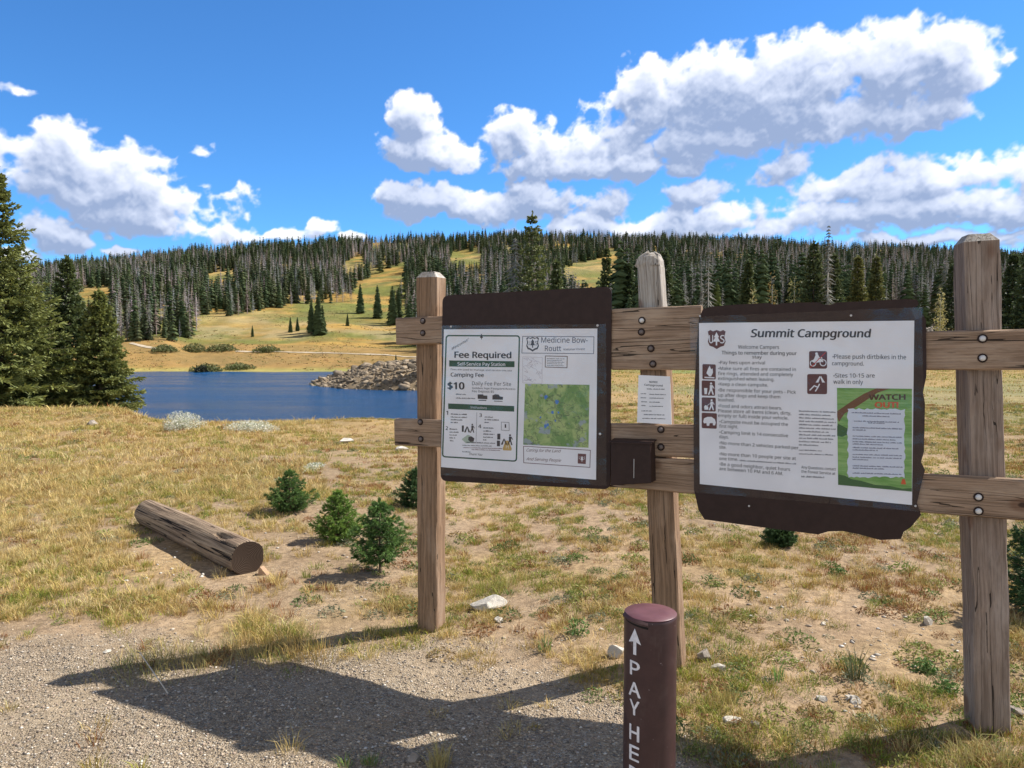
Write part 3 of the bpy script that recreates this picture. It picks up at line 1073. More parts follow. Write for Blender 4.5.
def wood_mat(name, base, dark, light, grain=1.0, rough=.85):
    m, T, out = new_mat(name)
    tc = T.n('ShaderNodeTexCoord').outputs['Object']
    rnd = T.n('ShaderNodeObjectInfo').outputs['Random']
    off = T.n('ShaderNodeVectorMath', operation='ADD', ins={0: tc, 1: T.n('ShaderNodeCombineXYZ', ins={0: T.m('MULTIPLY', rnd, 7.0), 1: T.m('MULTIPLY', rnd, 3.0), 2: T.m('MULTIPLY', rnd, 11.0)}).outputs[0]}).outputs[0]
    wv = T.n('ShaderNodeTexNoise', ins={'Vector': T.mapping(off, scale=(4, 4, 1.3)), 'Scale': 1.0, 'Detail': 3.0})
    wrp = T.n('ShaderNodeVectorMath', operation='MULTIPLY_ADD', ins={0: wv.outputs['Color'], 1: (.035, .035, 0), 2: off}).outputs[0]
    gr = T.noise(T.mapping(wrp, scale=(95, 95, 2.2)), 1.0, 6, .65)
    gr2 = T.noise(T.mapping(wrp, scale=(260, 260, 7)), 1.0, 4, .6)
    blot = T.noise(T.mapping(off, scale=(9, 9, 2.4)), 1.0, 5, .65)
    c = T.mix(T.mr(gr, .32, .66), dark, base)
    c = T.mix(T.m('MULTIPLY', T.mr(blot, .45, .72), .75), c, light)
    c = T.mix(T.m('MULTIPLY', T.mr(gr2, .5, .72), .45), c, tuple(x * .45 for x in dark))
    # drying cracks
    ck = T.noise(T.mapping(wrp, loc=(3, 1, 5), scale=(26, 26, .5)), 1.0, 2, .5)
    crack = T.m('LESS_THAN', T.m('ABSOLUTE', T.m('SUBTRACT', ck, .5)), .0055)
    c = T.mix(T.m('MULTIPLY', crack, .85), c, (.012, .009, .007))
    # knots
    kv = T.n('ShaderNodeTexVoronoi', ins={'Vector': T.mapping(off, scale=(5.5, 5.5, 3.0)), 'Scale': 1.0})
    kd = T.m('ADD', kv.outputs['Distance'], T.m('MULTIPLY', T.m('SUBTRACT', gr2, .5), .05))
    c = T.mix(T.m('MULTIPLY', T.mr(kd, .17, .09), .6), c, (.14, .065, .035))
    c = T.mix(T.m('MULTIPLY', T.mr(kd, .065, .04), .8), c, (.035, .02, .014))
    h = T.m('SUBTRACT', T.m('ADD', gr, T.m('MULTIPLY', gr2, .4)), T.m('MULTIPLY', crack, 1.6))
    finish(T, out, c, rough, .2, h, .7, .004)
    return m


m_post = wood_mat('post_wood', (.34, .215, .13), (.18, .11, .065), (.41, .29, .20))
m_rail = wood_mat('rail_wood', (.38, .26, .175), (.20, .13, .085), (.48, .36, .26))
m_top = wood_mat('bleached_wood', (.46, .42, .37), (.25, .21, .17), (.58, .54, .49))
m_grey = wood_mat('grey_wood', (.31, .235, .185), (.18, .13, .10), (.40, .33, .28))


def lumber(name, A, B, w, t, mat, parent, yaw=0.0, cap=None, wob=.0022, seed=0, segs=36, taper=None, **kw):
    """sawn timber from A to B (local Z along it, local Y through its thickness)"""
    A, B = Vector(A), Vector(B)
    zax = (B - A).normalized()
    yax = -PN
    if yaw:
        yax = Quaternion((0, 0, 1), yaw) @ yax
    xax = yax.cross(zax).normalized()
    yax = zax.cross(xax).normalized()
    Lg = (B - A).length
    M = Matrix(((xax.x, yax.x, zax.x, A.x), (xax.y, yax.y, zax.y, A.y), (xax.z, yax.z, zax.z, A.z), (0, 0, 0, 1)))
    ch = .006
    prof = []
    nx = 5
    hw, ht = w / 2, t / 2
    for i in range(nx): prof.append((-hw + ch + (w - 2 * ch) * i / (nx - 1), -ht))
    for i in range(nx): prof.append((hw, -ht + ch + (t - 2 * ch) * i / (nx - 1)))
    for i in range(nx): prof.append((hw - ch - (w - 2 * ch) * i / (nx - 1), ht))
    for i in range(nx): prof.append((-hw, ht - ch - (t - 2 * ch) * i / (nx - 1)))
    n = len(prof)
    r = np.random.default_rng(seed)
    V, Fc = [], []
    zs = list(np.linspace(0, Lg, segs))
    for k, z in enumerate(zs):
        for i, (x, y) in enumerate(prof):
            j = float(vnoise(i * .9 + seed * 3.1, z * 5.0, seed)) - .5
            j2 = float(vnoise(i * 1.7 + seed, z * 22.0, seed + 9)) - .5
            s = 1 + 0 * z
            if taper: s = taper(z / Lg)
            d = Vector((x, y)).normalized()
            V.append((x * s + d.x * (j * wob * 2 + j2 * wob), y * s + d.y * (j * wob * 2 + j2 * wob), z))
    for k in range(len(zs) - 1):
        for i in range(n):
            Fc.append((k * n + i, k * n + (i + 1) % n, (k + 1) * n + (i + 1) % n, (k + 1) * n + i))
    Fc.append(tuple(range(n))[::-1])
    top = (len(zs) - 1) * n
    if cap == 'hip':
        b = len(V)
        for i, (x, y) in enumerate(prof):
            V.append((x * .62, y * .60, Lg + .030))
        for i in range(n):
            Fc.append((top + i, top + (i + 1) % n, b + (i + 1) % n, b + i))
        Fc.append(tuple(range(b, b + n)))
    elif cap == 'broken':
        prev = top
        for q, (s, dx, dz) in enumerate([(.93, .002, .03), (.82, .008, .055), (.62, .012, .075), (.30, .012, .085)]):
            b = len(V)
            for i, (x, y) in enumerate(prof):
                V.append((x * s + dx - .01, y * s, Lg + dz - .012 + .022 * (float(vnoise(i * 1.3, q, 5)) - .5) - .25 * max(0, x * s)))
            for i in range(n):
                Fc.append((prev + i, prev + (i + 1) % n, b + (i + 1) % n, b + i))
            prev = b
        Fc.append(tuple(range(prev, prev + n)))
    else:
        Fc.append(tuple(range(top, top + n)))
    org = ORG[parent.name]
    fm = None
    if cap == 'hip':
        fm = [0] * ((len(zs) - 1) * n + 1) + [1] * (len(Fc) - (len(zs) - 1) * n - 1)
    elif cap == 'broken':
        fm = [1 if (i // n > (len(zs) - 1) * .86 + 3 * (float(vnoise(i % n * .9, 0, 3)) - .5)) else 0 for i in range((len(zs) - 1) * n)]
        fm += [0] + [1] * (len(Fc) - len(fm) - 1)
    o = obj(name, mk_mesh(name, V, Fc, [mat, m_top], fmat=fm), parent, **kw)
    Ml = Matrix.Translation(-org) @ M
    o.matrix_local = Ml
    ORG[o.name] = None
    o['_m'] = 1
    del o['_m']
    return o, M


fence_base = ground_at(671, 664, 0.08)
fence = empty('sign_fence', (fence_base[0], fence_base[1], .05), label='weathered wooden post and rail frame that carries the two notice boards', cat='sign frame')
# posts
POSTS = []
for (bx, by, tx, ty, w, d, yaw, cap, mat, lab) in [
    (431.5, 637, 431, 278, .122, .10, R(4), 'hip', m_post, 'straight leftmost post with a bevelled light top'),
    (671, 664, 651.5, 268, .122, .115, R(3), 'broken', m_post, 'leaning middle post with a split grey top'),
    (987.5, 731, 976, 243, .122, .11, R(17), 'hip', m_grey, 'thick rightmost post with a long crack and bevelled top')]:
    o_ = -.045 - d / 2
    B_ = onp(tx, ty, o_)
    G_ = onp(bx, by, o_)
    z = gz(G_.x, G_.y)
    dv = (B_ - G_)
    A_ = G_ - dv.normalized() * (.30)
    tp = None
    if cap == 'broken':
        tp = lambda f: 1 - .14 * max(0, (f - .80) / .2) ** 1.2
    o, M = lumber('post', A_, B_, w, d, mat, fence, yaw=yaw, cap=cap, wob=.004, seed=int(bx), segs=60, taper=tp, label=lab)
    POSTS.append(o)
    print('post base err', G_.z - z, 'height', dv.length)


def bolt(parent, M, px, py, off=.002, light=False):
    c = M.inverted() @ onp(px, py, 0)
    c.y = -.019 if abs(c.y) < .05 else c.y
    V, Fc = [], []
    n = 12
    rings = [(.017, 0), (.017, -.0025), (.011, -.003), (.0105, -.007), (.007, -.0105), (.0, -.0115)]
    for (r_, y_) in rings:
        for i in range(n):
            a = 2 * math.pi * i / n
            V.append((r_ * math.cos(a), y_, r_ * math.sin(a)))
    for k in range(len(rings) - 1):
        for i in range(n):
            Fc.append((k * n + i, k * n + (i + 1) % n, (k + 1) * n + (i + 1) % n, (k + 1) * n + i))
    fm = [0] * n * 2 + [1] * n * 3
    me = mk_mesh('bolt', V, Fc, [m_stain, m_boltl if light else m_bolt], fmat=fm)
    o = obj('bolt', me, parent, loc=c)
    return o


m_stain = simple('rust_stain', (.035, .022, .018), .9)
m_bolt = simple('bolt_dark', (.16, .13, .12), .5, .5, .6)
m_boltl = simple('bolt_light', (.62, .60, .58), .45, .5, .2)

# rails: (px,py)->(px,py) centre line, height
RAILS = [
    ('rail', (398, 331.5), (702, 322), .142, 'upper left rail running to behind the right board', [(423, 321, 0), (423, 333, 0), (641.5, 332, 0), (642, 320.5, 1)]),
    ('rail', (396.5, 432), (699, 441.4), .144, 'lower left rail running to behind the right board', [(420.5, 422, 0), (421, 439, 0), (661, 429.5, 0), (661, 447, 0)]),
    ('rail', (612.5, 354), (1075, 349), .146, 'upper right rail below the left rail, running out of the picture', [(651, 348.5, 0), (653, 364, 0), (982.5, 338.5, 1), (982.5, 358, 1)]),
    ('rail', (604, 470.3), (1075, 503.5), .148, 'lower right rail running out of the picture', [(978.5, 497, 1), (978.5, 511, 1)]),
]
for k, (nm, a, b, w, lab, bolts) in enumerate(RAILS):
    A_ = onp(a[0], a[1], -.019); B_ = onp(b[0], b[1], -.019)
    o, M = lumber(nm, A_, B_, w, .038, m_rail, fence, seed=60 + k, wob=.0026, segs=60, label=lab)
    for (bx, by, lt) in bolts:
        bolt(o, M, bx, by, light=bool(lt))


# lettering uses the sans-serif face that ships inside Blender, or its built-in one
SANS = None
try:
    import os
    for fn in ('NotoSansMath-Regular.woff2',):
        pth = os.path.join(bpy.utils.system_resource('DATAFILES'), 'fonts', fn)
        if os.path.exists(pth):
            SANS = bpy.data.fonts.load(pth)
except Exception as ex:
    SANS = None
def _measure():
    c = bpy.data.curves.new('t', 'FONT'); c.body = 'H'
    if SANS: c.font = SANS
    o = bpy.data.objects.new('t', c); m = bpy.data.meshes.new_from_object(o)
    h = max(v.co.y for v in m.vertices)
    bpy.data.meshes.remove(m); bpy.data.objects.remove(o)
    return h


CAPH = _measure()


# ------------------------------------------------------------------ flat work on the sign plane
def prism_px(name, pts, off, thick, mat, parent, **kw):
    """an outline on the sign plane with real thickness behind it"""
    fr = [onp(x, y, off) for (x, y) in pts]
    bk = [p - PN * thick for p in fr]
    n = len(pts)
    Fc = [tuple(range(n)), tuple(range(n, 2 * n))[::-1]] + [(i, i + n, (i + 1) % n + n, (i + 1) % n) for i in range(n)]
    return wpart(name, fr + bk, Fc, mat, parent, **kw)


class Print:
    """flat printed shapes lying on a sheet; 'w' turns sheet coordinates into the world"""
    def __init__(self, s, ox, oy, off):
        self.s, self.ox, self.oy, self.off = s, ox, oy, off
        self.v, self.f = [], []

    def w(self, x, y, lift=0.0):
        return onp(x / self.s + self.ox, y / self.s + self.oy, self.off + lift)

    def poly(self, pts, lift=0.0):
        b = len(self.v)
        self.v += [self.w(x, y, lift) for x, y in pts]
        self.f.append(tuple(range(b, b + len(pts))))

    def line(self, pts, wd, closed=False, lift=0.0):
        n = len(pts)
        for i in range(n if closed else n - 1):
            (x0, y0), (x1, y1) = pts[i], pts[(i + 1) % n]
            L = math.hypot(x1 - x0, y1 - y0) or 1
            ux, uy = (x1 - x0) / L, (y1 - y0) / L
            nx, ny = -uy * wd / 2, ux * wd / 2
            e = wd / 2
            x0, y0, x1, y1 = x0 - ux * e * .9, y0 - uy * e * .9, x1 + ux * e * .9, y1 + uy * e * .9
            self.poly([(x0 + nx, y0 + ny), (x1 + nx, y1 + ny), (x1 - nx, y1 - ny), (x0 - nx, y0 - ny)], lift + .00005 * (i % 2))

    def text(self, body, p0, p1, h, bold=0.0, shear=0.0, lift=0.0):
        """p0/p1: ends of the baseline, h: capital height"""
        c = bpy.data.curves.new('t', 'FONT')
        c.body = body
        if SANS: c.font = SANS
        c.offset = 0
        c.shear = shear
        c.resolution_u = 2
        c.fill_mode = 'FRONT'
        o = bpy.data.objects.new('t', c)
        m = bpy.data.meshes.new_from_object(o)
        vs = np.array([v.co[:] for v in m.vertices]) if len(m.vertices) else np.zeros((0, 3))
        if len(vs):
            x0, x1 = vs[:, 0].min(), vs[:, 0].max()
            # heavier faces are struck several times, a hair apart
            e_ = bold * h * 1.9
            shifts = [(0, 0)] if bold <= 0 else [(-e_, 0), (e_, 0), (0, -e_ * .5), (0, e_ * .5)] + ([(0, 0)] if bold > .02 else [])
            for q, (sx_, sy_) in enumerate(shifts):
                b = len(self.v)
                for v in vs:
                    t = (v[0] - x0) / (x1 - x0)
                    self.v.append(self.w(p0[0] + (p1[0] - p0[0]) * t + sx_, p0[1] + (p1[1] - p0[1]) * t - h * v[1] / CAPH + sy_, lift + q * .00003))
                self.f += [tuple(b + i for i in p.vertices) for p in m.polygons]
        bpy.data.meshes.remove(m); bpy.data.objects.remove(o); bpy.data.curves.remove(c)

    def words(self, x0, x1, y, h, slope=0.0, seed=0, lift=0.0):
        """a line of print too small to read in the photograph: short word-length marks"""
        r = random.Random(seed + int(x0 * 7 + y * 13))
        x = x0
        while x < x1:
            L = min(r.uniform(h * .9, h * 4), x1 - x)
            xx = x
            while xx < x + L:
                d = h * r.uniform(.25, .5)
                hh = h * r.uniform(.5, 1.0)
                self.poly([(xx, y + slope * (xx - x0)), (xx + d * .7, y + slope * (xx - x0)), (xx + d * .7, y - hh * .75 + slope * (xx - x0)), (xx, y - hh * .75 + slope * (xx - x0))], lift)
                xx += d
            x += L + h * .5

    def build(self, name, mat, parent, **kw):
        return wpart(name, self.v, self.f, mat, parent, **kw)


def ink(name, c, rough=.6):
    m, T, out = new_mat(name)
    finish(T, out, c, rough, .3)
    return m


m_brown = simple('brown_metal', (.038, .021, .017), .55, .22, var=.12, scale=30, bump=.03)
m_paper, T, out = new_mat('paper')
tcp = T.n('ShaderNodeTexCoord').outputs['Object']
pn = T.noise(tcp, 5, 4, .5)
finish(T, out, T.mix(T.mr(pn, .3, .7), (.80, .79, .80), (.88, .87, .88)), .75, .25, pn, .25, .01)
k_black = ink('ink_black', (.03, .03, .04)); k_green = ink('ink_green', (.025, .085, .05)); k_grey = ink('ink_grey', (.09, .09, .10))
k_navy = ink('ink_navy', (.035, .04, .085)); k_maroon = ink('ink_maroon', (.17, .05, .05)); k_white = ink('ink_white', (.82, .82, .84))
k_gold = ink('ink_gold', (.55, .36, .12)); k_orange = ink('ink_orange', (.62, .10, .03)); k_sign = ink('ink_sign_brown', (.12, .045, .045))
k_pale = ink('ink_pale', (.48, .42, .45)); k_char = ink('ink_charcoal', (.05, .045, .05)); k_rust = ink('ink_branch', (.17, .075, .035))

# clear plastic over the posters
m_plastic, T, out = new_mat('clear_plastic')
tcp = T.n('ShaderNodeTexCoord').outputs['Object']
wr = T.noise(T.mapping(tcp, scale=(3, 3, 4)), 2.2, 5, .6, 1.2)
bmp = T.n('ShaderNodeBump', ins={'Strength': .25, 'Distance': .015, 'Height': wr})
gls = T.n('ShaderNodeBsdfGlossy', ins={0: (.9, .92, 1, 1), 1: .10})
T.t.links.new(bmp.outputs[0], gls.inputs['Normal'])
trp = T.n('ShaderNodeBsdfTransparent', ins={0: (.97, .97, .98, 1)})
fr = T.n('ShaderNodeFresnel', ins={0: 1.45})
T.t.links.new(bmp.outputs[0], fr.inputs['Normal'])
T.t.links.new(T.n('ShaderNodeMixShader', ins={0: T.m('MULTIPLY', fr.outputs[0], .9), 1: trp.outputs[0], 2: gls.outputs[0]}).outputs[0], out.inputs[0])


def sleeve(corners, off, parent, n=26, amp=.006, seed=0, **kw):
    (ax, ay), (bx, by), (cx, cy), (dx, dy) = corners   # TL TR BR BL
    V, Fc = [], []
    for j in range(n + 1):
        for i in range(n + 1):
            s, t = i / n, j / n
            x = (ax * (1 - s) + bx * s) * (1 - t) + (dx * (1 - s) + cx * s) * t
            y = (ay * (1 - s) + by * s) * (1 - t) + (dy * (1 - s) + cy * s) * t
            edge = max(abs(s - .5), abs(t - .5)) * 2
            k = amp * (.25 + .75 * edge ** 6)
            d = (float(fbm(x * .09 + seed, y * .09, 8, 3)) - .3) * k * 2
            V.append(onp(x, y, off + max(d, -.002)))
    for j in range(n):
        for i in range(n):
            a = j * (n + 1) + i
            Fc.append((a, a + 1, a + n + 2, a + n + 1))
    return wpart('plastic_sleeve', V, Fc, m_plastic, parent, smooth=True, **kw)


def rounded(pts, r, n=5):
    out = []
    m = len(pts)
    for i in range(m):
        p, q, s = Vector(pts[i - 1]), Vector(pts[i]), Vector(pts[(i + 1) % m])
        a = q + (p - q).normalized() * r; b = q + (s - q).normalized() * r
        for k in range(n + 1):
            t = k / n
            v = a * (1 - t) ** 2 + q * 2 * t * (1 - t) + b * t * t
            out.append((v.x, v.y))
    return out


def tree_icon(P_, cx, cy, w, h, lift):
    pts = [(0, -.5), (.28, -.12), (.14, -.12), (.38, .2), (.08, .2), (.08, .48), (-.08, .48), (-.08, .2), (-.38, .2), (-.14, -.12), (-.28, -.12)]
    P_.poly([(cx + a * w, cy + b * h) for a, b in pts], lift)


def shield(P_, cx, cy, w, h, lift):
    pts = [(-.5, -.42), (-.36, -.5), (-.2, -.43), (0, -.5), (.2, -.43), (.36, -.5), (.5, -.42), (.43, -.12), (.5, .12), (.4, .34), (.2, .40), (0, .52), (-.2, .40), (-.4, .34), (-.5, .12), (-.43, -.12)]
    P_.poly([(cx + a * w, cy + b * h) for a, b in pts], lift)


def person_icon(P_, x, y, h, lift):
    """walking hiker, feet at (x,y)"""
    P_.poly([(x + h * .09 * math.cos(a), y - h * .88 + h * .09 * math.sin(a)) for a in np.linspace(0, 6.28, 9)[:-1]], lift)
    P_.poly([(x - h * .10, y - h * .76), (x + h * .12, y - h * .76), (x + h * .10, y - h * .42), (x + h * .22, y), (x + h * .11, y), (x, y - h * .34), (x - h * .14, y), (x - h * .25, y), (x - h * .10, y - h * .42)], lift)
    P_.poly([(x + h * .12, y - h * .74), (x + h * .27, y - h * .50), (x + h * .24, y - h * .46), (x + h * .07, y - h * .66)], lift)


def tent_icon(P_, x, y, w, h, lift):
    P_.poly([(x - w / 2, y), (x - w * .06, y - h), (x, y - h * .8), (x - w * .2, y)], lift)
    P_.poly([(x + w / 2, y), (x + w * .06, y - h), (x, y - h * .8), (x + w * .2, y)], lift)


# ================================================================== LEFT BOARD
b1 = empty('notice_board', onp(527, 486, 0), label='upright brown board on the left with the fee notice and a green map', cat='notice board')
prism_px('panel', rounded([(442.5, 295.5), (611.5, 286.5), (610, 489.5), (440.5, 481)], 7), .010, .006, m_brown, b1)
PAPER1 = [(443.9, 329.4), (597.3, 328.5), (596, 479.8), (441, 467)]
pap = prism_px('poster', PAPER1, .0125, .0008, m_paper, b1, label='white poster with a fee form on its left and a map on its right')
U2 = Print(5.851, 435, 325, .0130)
L3 = Print(5.851, 435, 400, .0130)
# green rounded frame
fr_ = Print(5.851, 435, 325, .0130)
fp = rounded([(66, 62), (494, 64), (476, 797), (44, 770)], 18, 4)
fr_.line(fp, 8, True)
fr_.build('green_frame', k_green, pap)
bars = Print(5.851, 435, 325, .0131)
bars.poly([(83, 207), (465, 212), (465, 247), (83, 243)])
bars.poly([(77, 459), (463, 474), (463, 507), (77, 491)])
bars.build('green_bars', k_green, pap)
wt = Print(5.851, 435, 325, .0138)
wt.text('Self-Service Pay Station', (132, 237), (410, 240), 19, .012)
wt.text('Instructions', (208, 488), (303, 492), 14)
wt.build('white_lettering', k_white, pap)
tx = Print(5.851, 435, 325, .0133)
tx.text('Welcome!', (98, 148), (196, 92), 17, 0, .35)
tx.text('Fee Required', (115, 191), (445, 194), 35, .028)
tx.text('Fees are used to manage and service this site', (92, 264), (450, 272), 10)
tx.text('Camping Fee', (92, 301), (285, 304), 22, .018)
tx.text('$10', (75, 375), (170, 376), 40, .035)
tx.text('1', (66, 524), (76, 525), 22, .02); tx.text('2', (63, 613), (75, 614), 20, .02)
tx.text('3', (260, 537), (274, 538), 20, .02); tx.text('4', (254, 602), (270, 603), 20, .02)
tx.text('Thank You', (200, 761), (277, 765), 13, 0, .3)
tx.text('Golden Age Passport/Access', (217, 374), (470, 380), 11)
tx.text('Fee Deposit $5', (217, 393), (345, 397), 13)
for k, (xa, xb, yy_) in enumerate([(92, 187, 524), (92, 185, 541), (92, 160, 557), (92, 134, 573), (85, 130, 612), (85, 136, 629), (85, 128, 646), (85, 118, 663), (88, 106, 680),
                               (290, 335, 541), (290, 375, 557), (290, 312, 573), (282, 345, 605), (282, 328, 623), (282, 345, 641), (282, 336, 659), (282, 300, 675)]):
    tx.words(xa, xb, yy_, 10, .03, k)
tx.build('black_lettering', k_black, pap)
tg = Print(5.851, 435, 325, .0133)
tg.text('Daily Fee Per Site', (217, 352), (445, 357), 22)
tg.words(122, 180, 408, 10, .03); tg.words(122, 235, 430, 10, .03)
tg.words(185, 355, 690, 10, .03); tg.words(160, 330, 706, 8, .03)
tg.words(160, 205, 744, 9, .03)
tg.line([(245, 512), (240, 690)], 1.6)
tg.build('grey_lettering', k_grey, pap)
tr_ = Print(5.851, 435, 325, .0133)
tr_.words(165, 400, 719, 7, .03); tr_.words(215, 380, 731, 7, .03)
tr_.build('fine_print', k_maroon, pap)
ic = Print(5.851, 435, 325, .0134)
ic.poly([(250, 406), (282, 406), (283, 412), (306, 413), (306, 434), (250, 432)])
ic.poly([(255, 438), (300, 439), (300, 444), (255, 443)])
ic.poly([(336, 412), (352, 405), (372, 407), (380, 418), (398, 421), (397, 437), (336, 436)])
ic.poly([(345, 443), (395, 445), (395, 449), (345, 447)])
ic.poly([(157, 588), (169, 588), (168, 625), (157, 625)])
tent_icon(ic, 188, 628, 36, 36, 0); person_icon(ic, 218, 630, 54, 0)
ic.poly([(364, 636), (382, 636), (382, 670), (364, 670)]); ic.poly([(362, 676), (380, 677), (380, 710), (362, 709)])
tent_icon(ic, 404, 700, 38, 36, 0); person_icon(ic, 439, 703, 66, 0)
ic.poly([(196, 655), (214, 652), (230, 663), (226, 682), (206, 684), (194, 672)])
ic.line([(388, 568), (433, 570), (434, 618), (388, 615), (388, 568)], 2)
ic.poly([(408, 580), (416, 580), (416, 602), (408, 602)])
tree_icon(ic, 272, 68, 26, 34, 0.0)
ic.build('pictograms', k_char, pap)
en = Print(5.851, 435, 325, .0131)
en.poly([(156, 668), (192, 642), (212, 650), (226, 690), (180, 692)])
en.build('envelope_picture', ink('ink_sage', (.42, .50, .40)), pap)
bd = Print(5.851, 435, 325, .0134)
bd.poly([(422, 675), (432, 680), (449, 724), (446, 735), (398, 733), (396, 722), (412, 680)])
bd.build('gold_badge', k_gold, pap)
bd2 = Print(5.851, 435, 325, .0137)
bd2.text('H', (415, 722), (431, 723), 20, .01)
bd2.build('badge_mark', ink('ink_badge', (.75, .70, .55)), pap)
# right column
hd = Print(5.851, 435, 325, .0133)
hd.line([(513, 66), (930, 69), (928, 168), (508, 164)], 3, True)
hd.text('Medicine Bow-', (622, 103), (893, 104), 31, -.002)
hd.text('Routt', (643, 152), (738, 152), 31, -.002)
hd.text('National Forest', (750, 149), (878, 146), 12, 0, .3)
hd.build('header_lettering', k_navy, pap)
sh = Print(5.851, 435, 325, .0133)
shield(sh, 571, 112, 74, 84, 0)
sh.build('shield', ink('ink_slate', (.07, .075, .10)), pap)
sh2 = Print(5.851, 435, 325, .0136)
shield(sh2, 571, 110, 62, 66, 0)
sh2.build('shield_face', k_white, pap)
sh3 = Print(5.851, 435, 325, .0139)
tree_icon(sh3, 571, 108, 38, 52, 0)
sh3.text('U', (543, 118), (556, 118), 24, 0); sh3.text('S', (586, 118), (600, 118), 24, 0)
sh3.build('shield_tree', ink('ink_slate_dark', (.06, .065, .09)), pap)
pm_ = Print(5.851, 435, 325, .0132)
r_ = random.Random(4)
pm_.line([(513, 186), (628, 190), (626, 342), (513, 338)], 1.5, True)
for k in range(12):
    x, y = r_.uniform(520, 610), r_.uniform(196, 325)
    pts = [(x, y)]
    for q in range(6):
        pts.append((min(622, max(516, pts[-1][0] + r_.uniform(-22, 22))), min(334, max(194, pts[-1][1] + r_.uniform(-18, 18)))))
    pm_.line(pts, 1.3)
pm_.build('outline_map', k_pale, pap)
cdp = Print(5.851, 435, 325, .0132)
cdp.line([(646, 181), (774, 184), (772, 250), (645, 246)], 4.5, True)
cdp.build('card_frame', ink('ink_taupe', (.22, .17, .15)), pap)
cdt = Print(5.851, 435, 325, .0132)
for k in range(5):
    cdt.words(655, 755 - 12 * (k % 2), 198 + k * 10, 6, .02, k)
cdt.build('card_print', k_grey, pap)
# map picture
m_map, T, out = new_mat('map_print')
tcm = T.n('ShaderNodeTexCoord').outputs['Object']
na = T.noise(tcm, 7, 8, .65, .6); nb = T.noise(tcm, 38, 5, .7, 1.0); nc = T.noise(T.mapping(tcm, loc=(5, 2, 1)), 16, 3, .5)
cm = T.mix(T.mr(na, .40, .58), (.16, .30, .09), (.42, .52, .20))
cm = T.mix(T.m('MULTIPLY', T.mr(nb, .52, .62), .7), cm, (.09, .16, .07))
cm = T.mix(T.m('MULTIPLY', T.mr(nc, .60, .66), .75), cm, (.34, .38, .45))
finish(T, out, cm, .6, .3)
mp_ = Print(5.851, 435, 325, .0131)
MAPQ = [(527, 344), (904, 350), (898, 718), (516, 700)]
mp_.poly(MAPQ)
mo = mp_.build('map_picture', m_map, pap)
lk = Print(5.851, 435, 325, .0135)
for (x, y, s) in [(648, 422, 11), (712, 450, 12), (688, 512, 9), (645, 592, 10), (660, 585, 8), (617, 540, 6), (722, 512, 6), (704, 560, 5)]:
    lk.poly([(x + s * math.cos(a) * r_.uniform(.6, 1.2), y + s * 1.2 * math.sin(a) * r_.uniform(.6, 1.2)) for a in np.linspace(0, 6.28, 10)[:-1]])
lk.build('map_lakes', ink('ink_blue', (.08, .22, .55)), mo)
rd_ = Print(5.851, 435, 325, .0134)
for k in range(14):
    x, y = r_.uniform(540, 860), r_.uniform(370, 660)
    pts = [(x, y)]
    for q in range(8):
        pts.append((min(890, max(532, pts[-1][0] + r_.uniform(-26, 30))), min(695, max(356, pts[-1][1] + r_.uniform(-10, 26)))))
    rd_.line(pts, 1.5)
rd_.build('map_lines', ink('ink_map_line', (.12, .11, .10)), mo)
mr_ = Print(5.851, 435, 325, .0133)
mr_.line([(518, 709), (909, 733), (906, 833), (519, 806)], 3.5, True)
mr_.poly([(836, 752), (884, 755), (882, 814), (835, 810)])
mr_.text('Caring for the Land', (535, 740), (738, 746), 17, 0, .4)
mr_.text('And Serving People', (533, 791), (738, 801), 17, 0, .4)
mr_.build('motto_lettering', ink('ink_brownred', (.15, .06, .06)), pap)
mb_ = Print(5.851, 435, 325, .0137)
tree_icon(mb_, 860, 783, 24, 34, 0)
mb_.text('U', (842, 784), (850, 784), 16, 0); mb_.text('S', (870, 786), (878, 786), 16, 0)
mb_.build('badge_tree', k_white, pap)
sleeve([(441.5, 325.5), (606, 324), (606.5, 486), (440.5, 475)], .0175, b1, amp=.008)
for (x, y) in [(451, 326.5), (597.5, 325.5), (600, 434)]:
    mb = MB(); c = onp(x, y, .022); mb.tube(c, c + PN * .004, .006, .004, 8)
    wpart('tack', mb.v, mb.f, m_boltl, b1)

# ================================================================== RIGHT BOARD
b2 = empty('notice_board', onp(808, 530, 0), label='wide brown board on the right with the white campground rules poster and ragged edges', cat='notice board')
edge2 = [(698, 330), (699, 318), (703, 309), (712, 306.5), (736, 304.5), (768, 303), (775, 305), (783, 303), (800, 302.5), (818, 302.2), (824, 304.5), (830, 305), (837, 302.5), (905, 299), (917, 299.5),
         (919, 304), (914, 309.5), (921, 311), (926, 320), (926.5, 376), (923, 392), (925, 404), (924, 452), (921, 462), (925, 470), (921, 486), (917, 503), (921, 515), (911, 527), (903.5, 532),
         (901, 539), (880, 540), (858, 534), (842, 531), (828, 531.5), (818, 534.5), (760, 527), (704.5, 519.5), (698.5, 510), (694, 490), (693.5, 400)]
prism_px('panel', edge2, .010, .007, m_brown, b2)
PAPER2 = [(699, 323), (914.3, 320.6), (912, 505), (699.8, 484)]
pap2 = prism_px('poster', PAPER2, .0125, .0008, m_paper, b2, label='white poster headed by the campground name with a green warning sheet in its lower right')
Q = lambda off: Print(4.267, 690, 300, off)
Y6 = 426.7
tt = Q(.0133)
tt.text('Summit Campground', (260, 158), (772, 159), 33, .030, .12)
tt.text('Things to remember during your', (135, 232), (455, 235), 15, .012)
tt.text('stay', (266, 249), (306, 250), 13, .012)
tt.build('heading', k_char, pap2)
tb = Q(.0133)
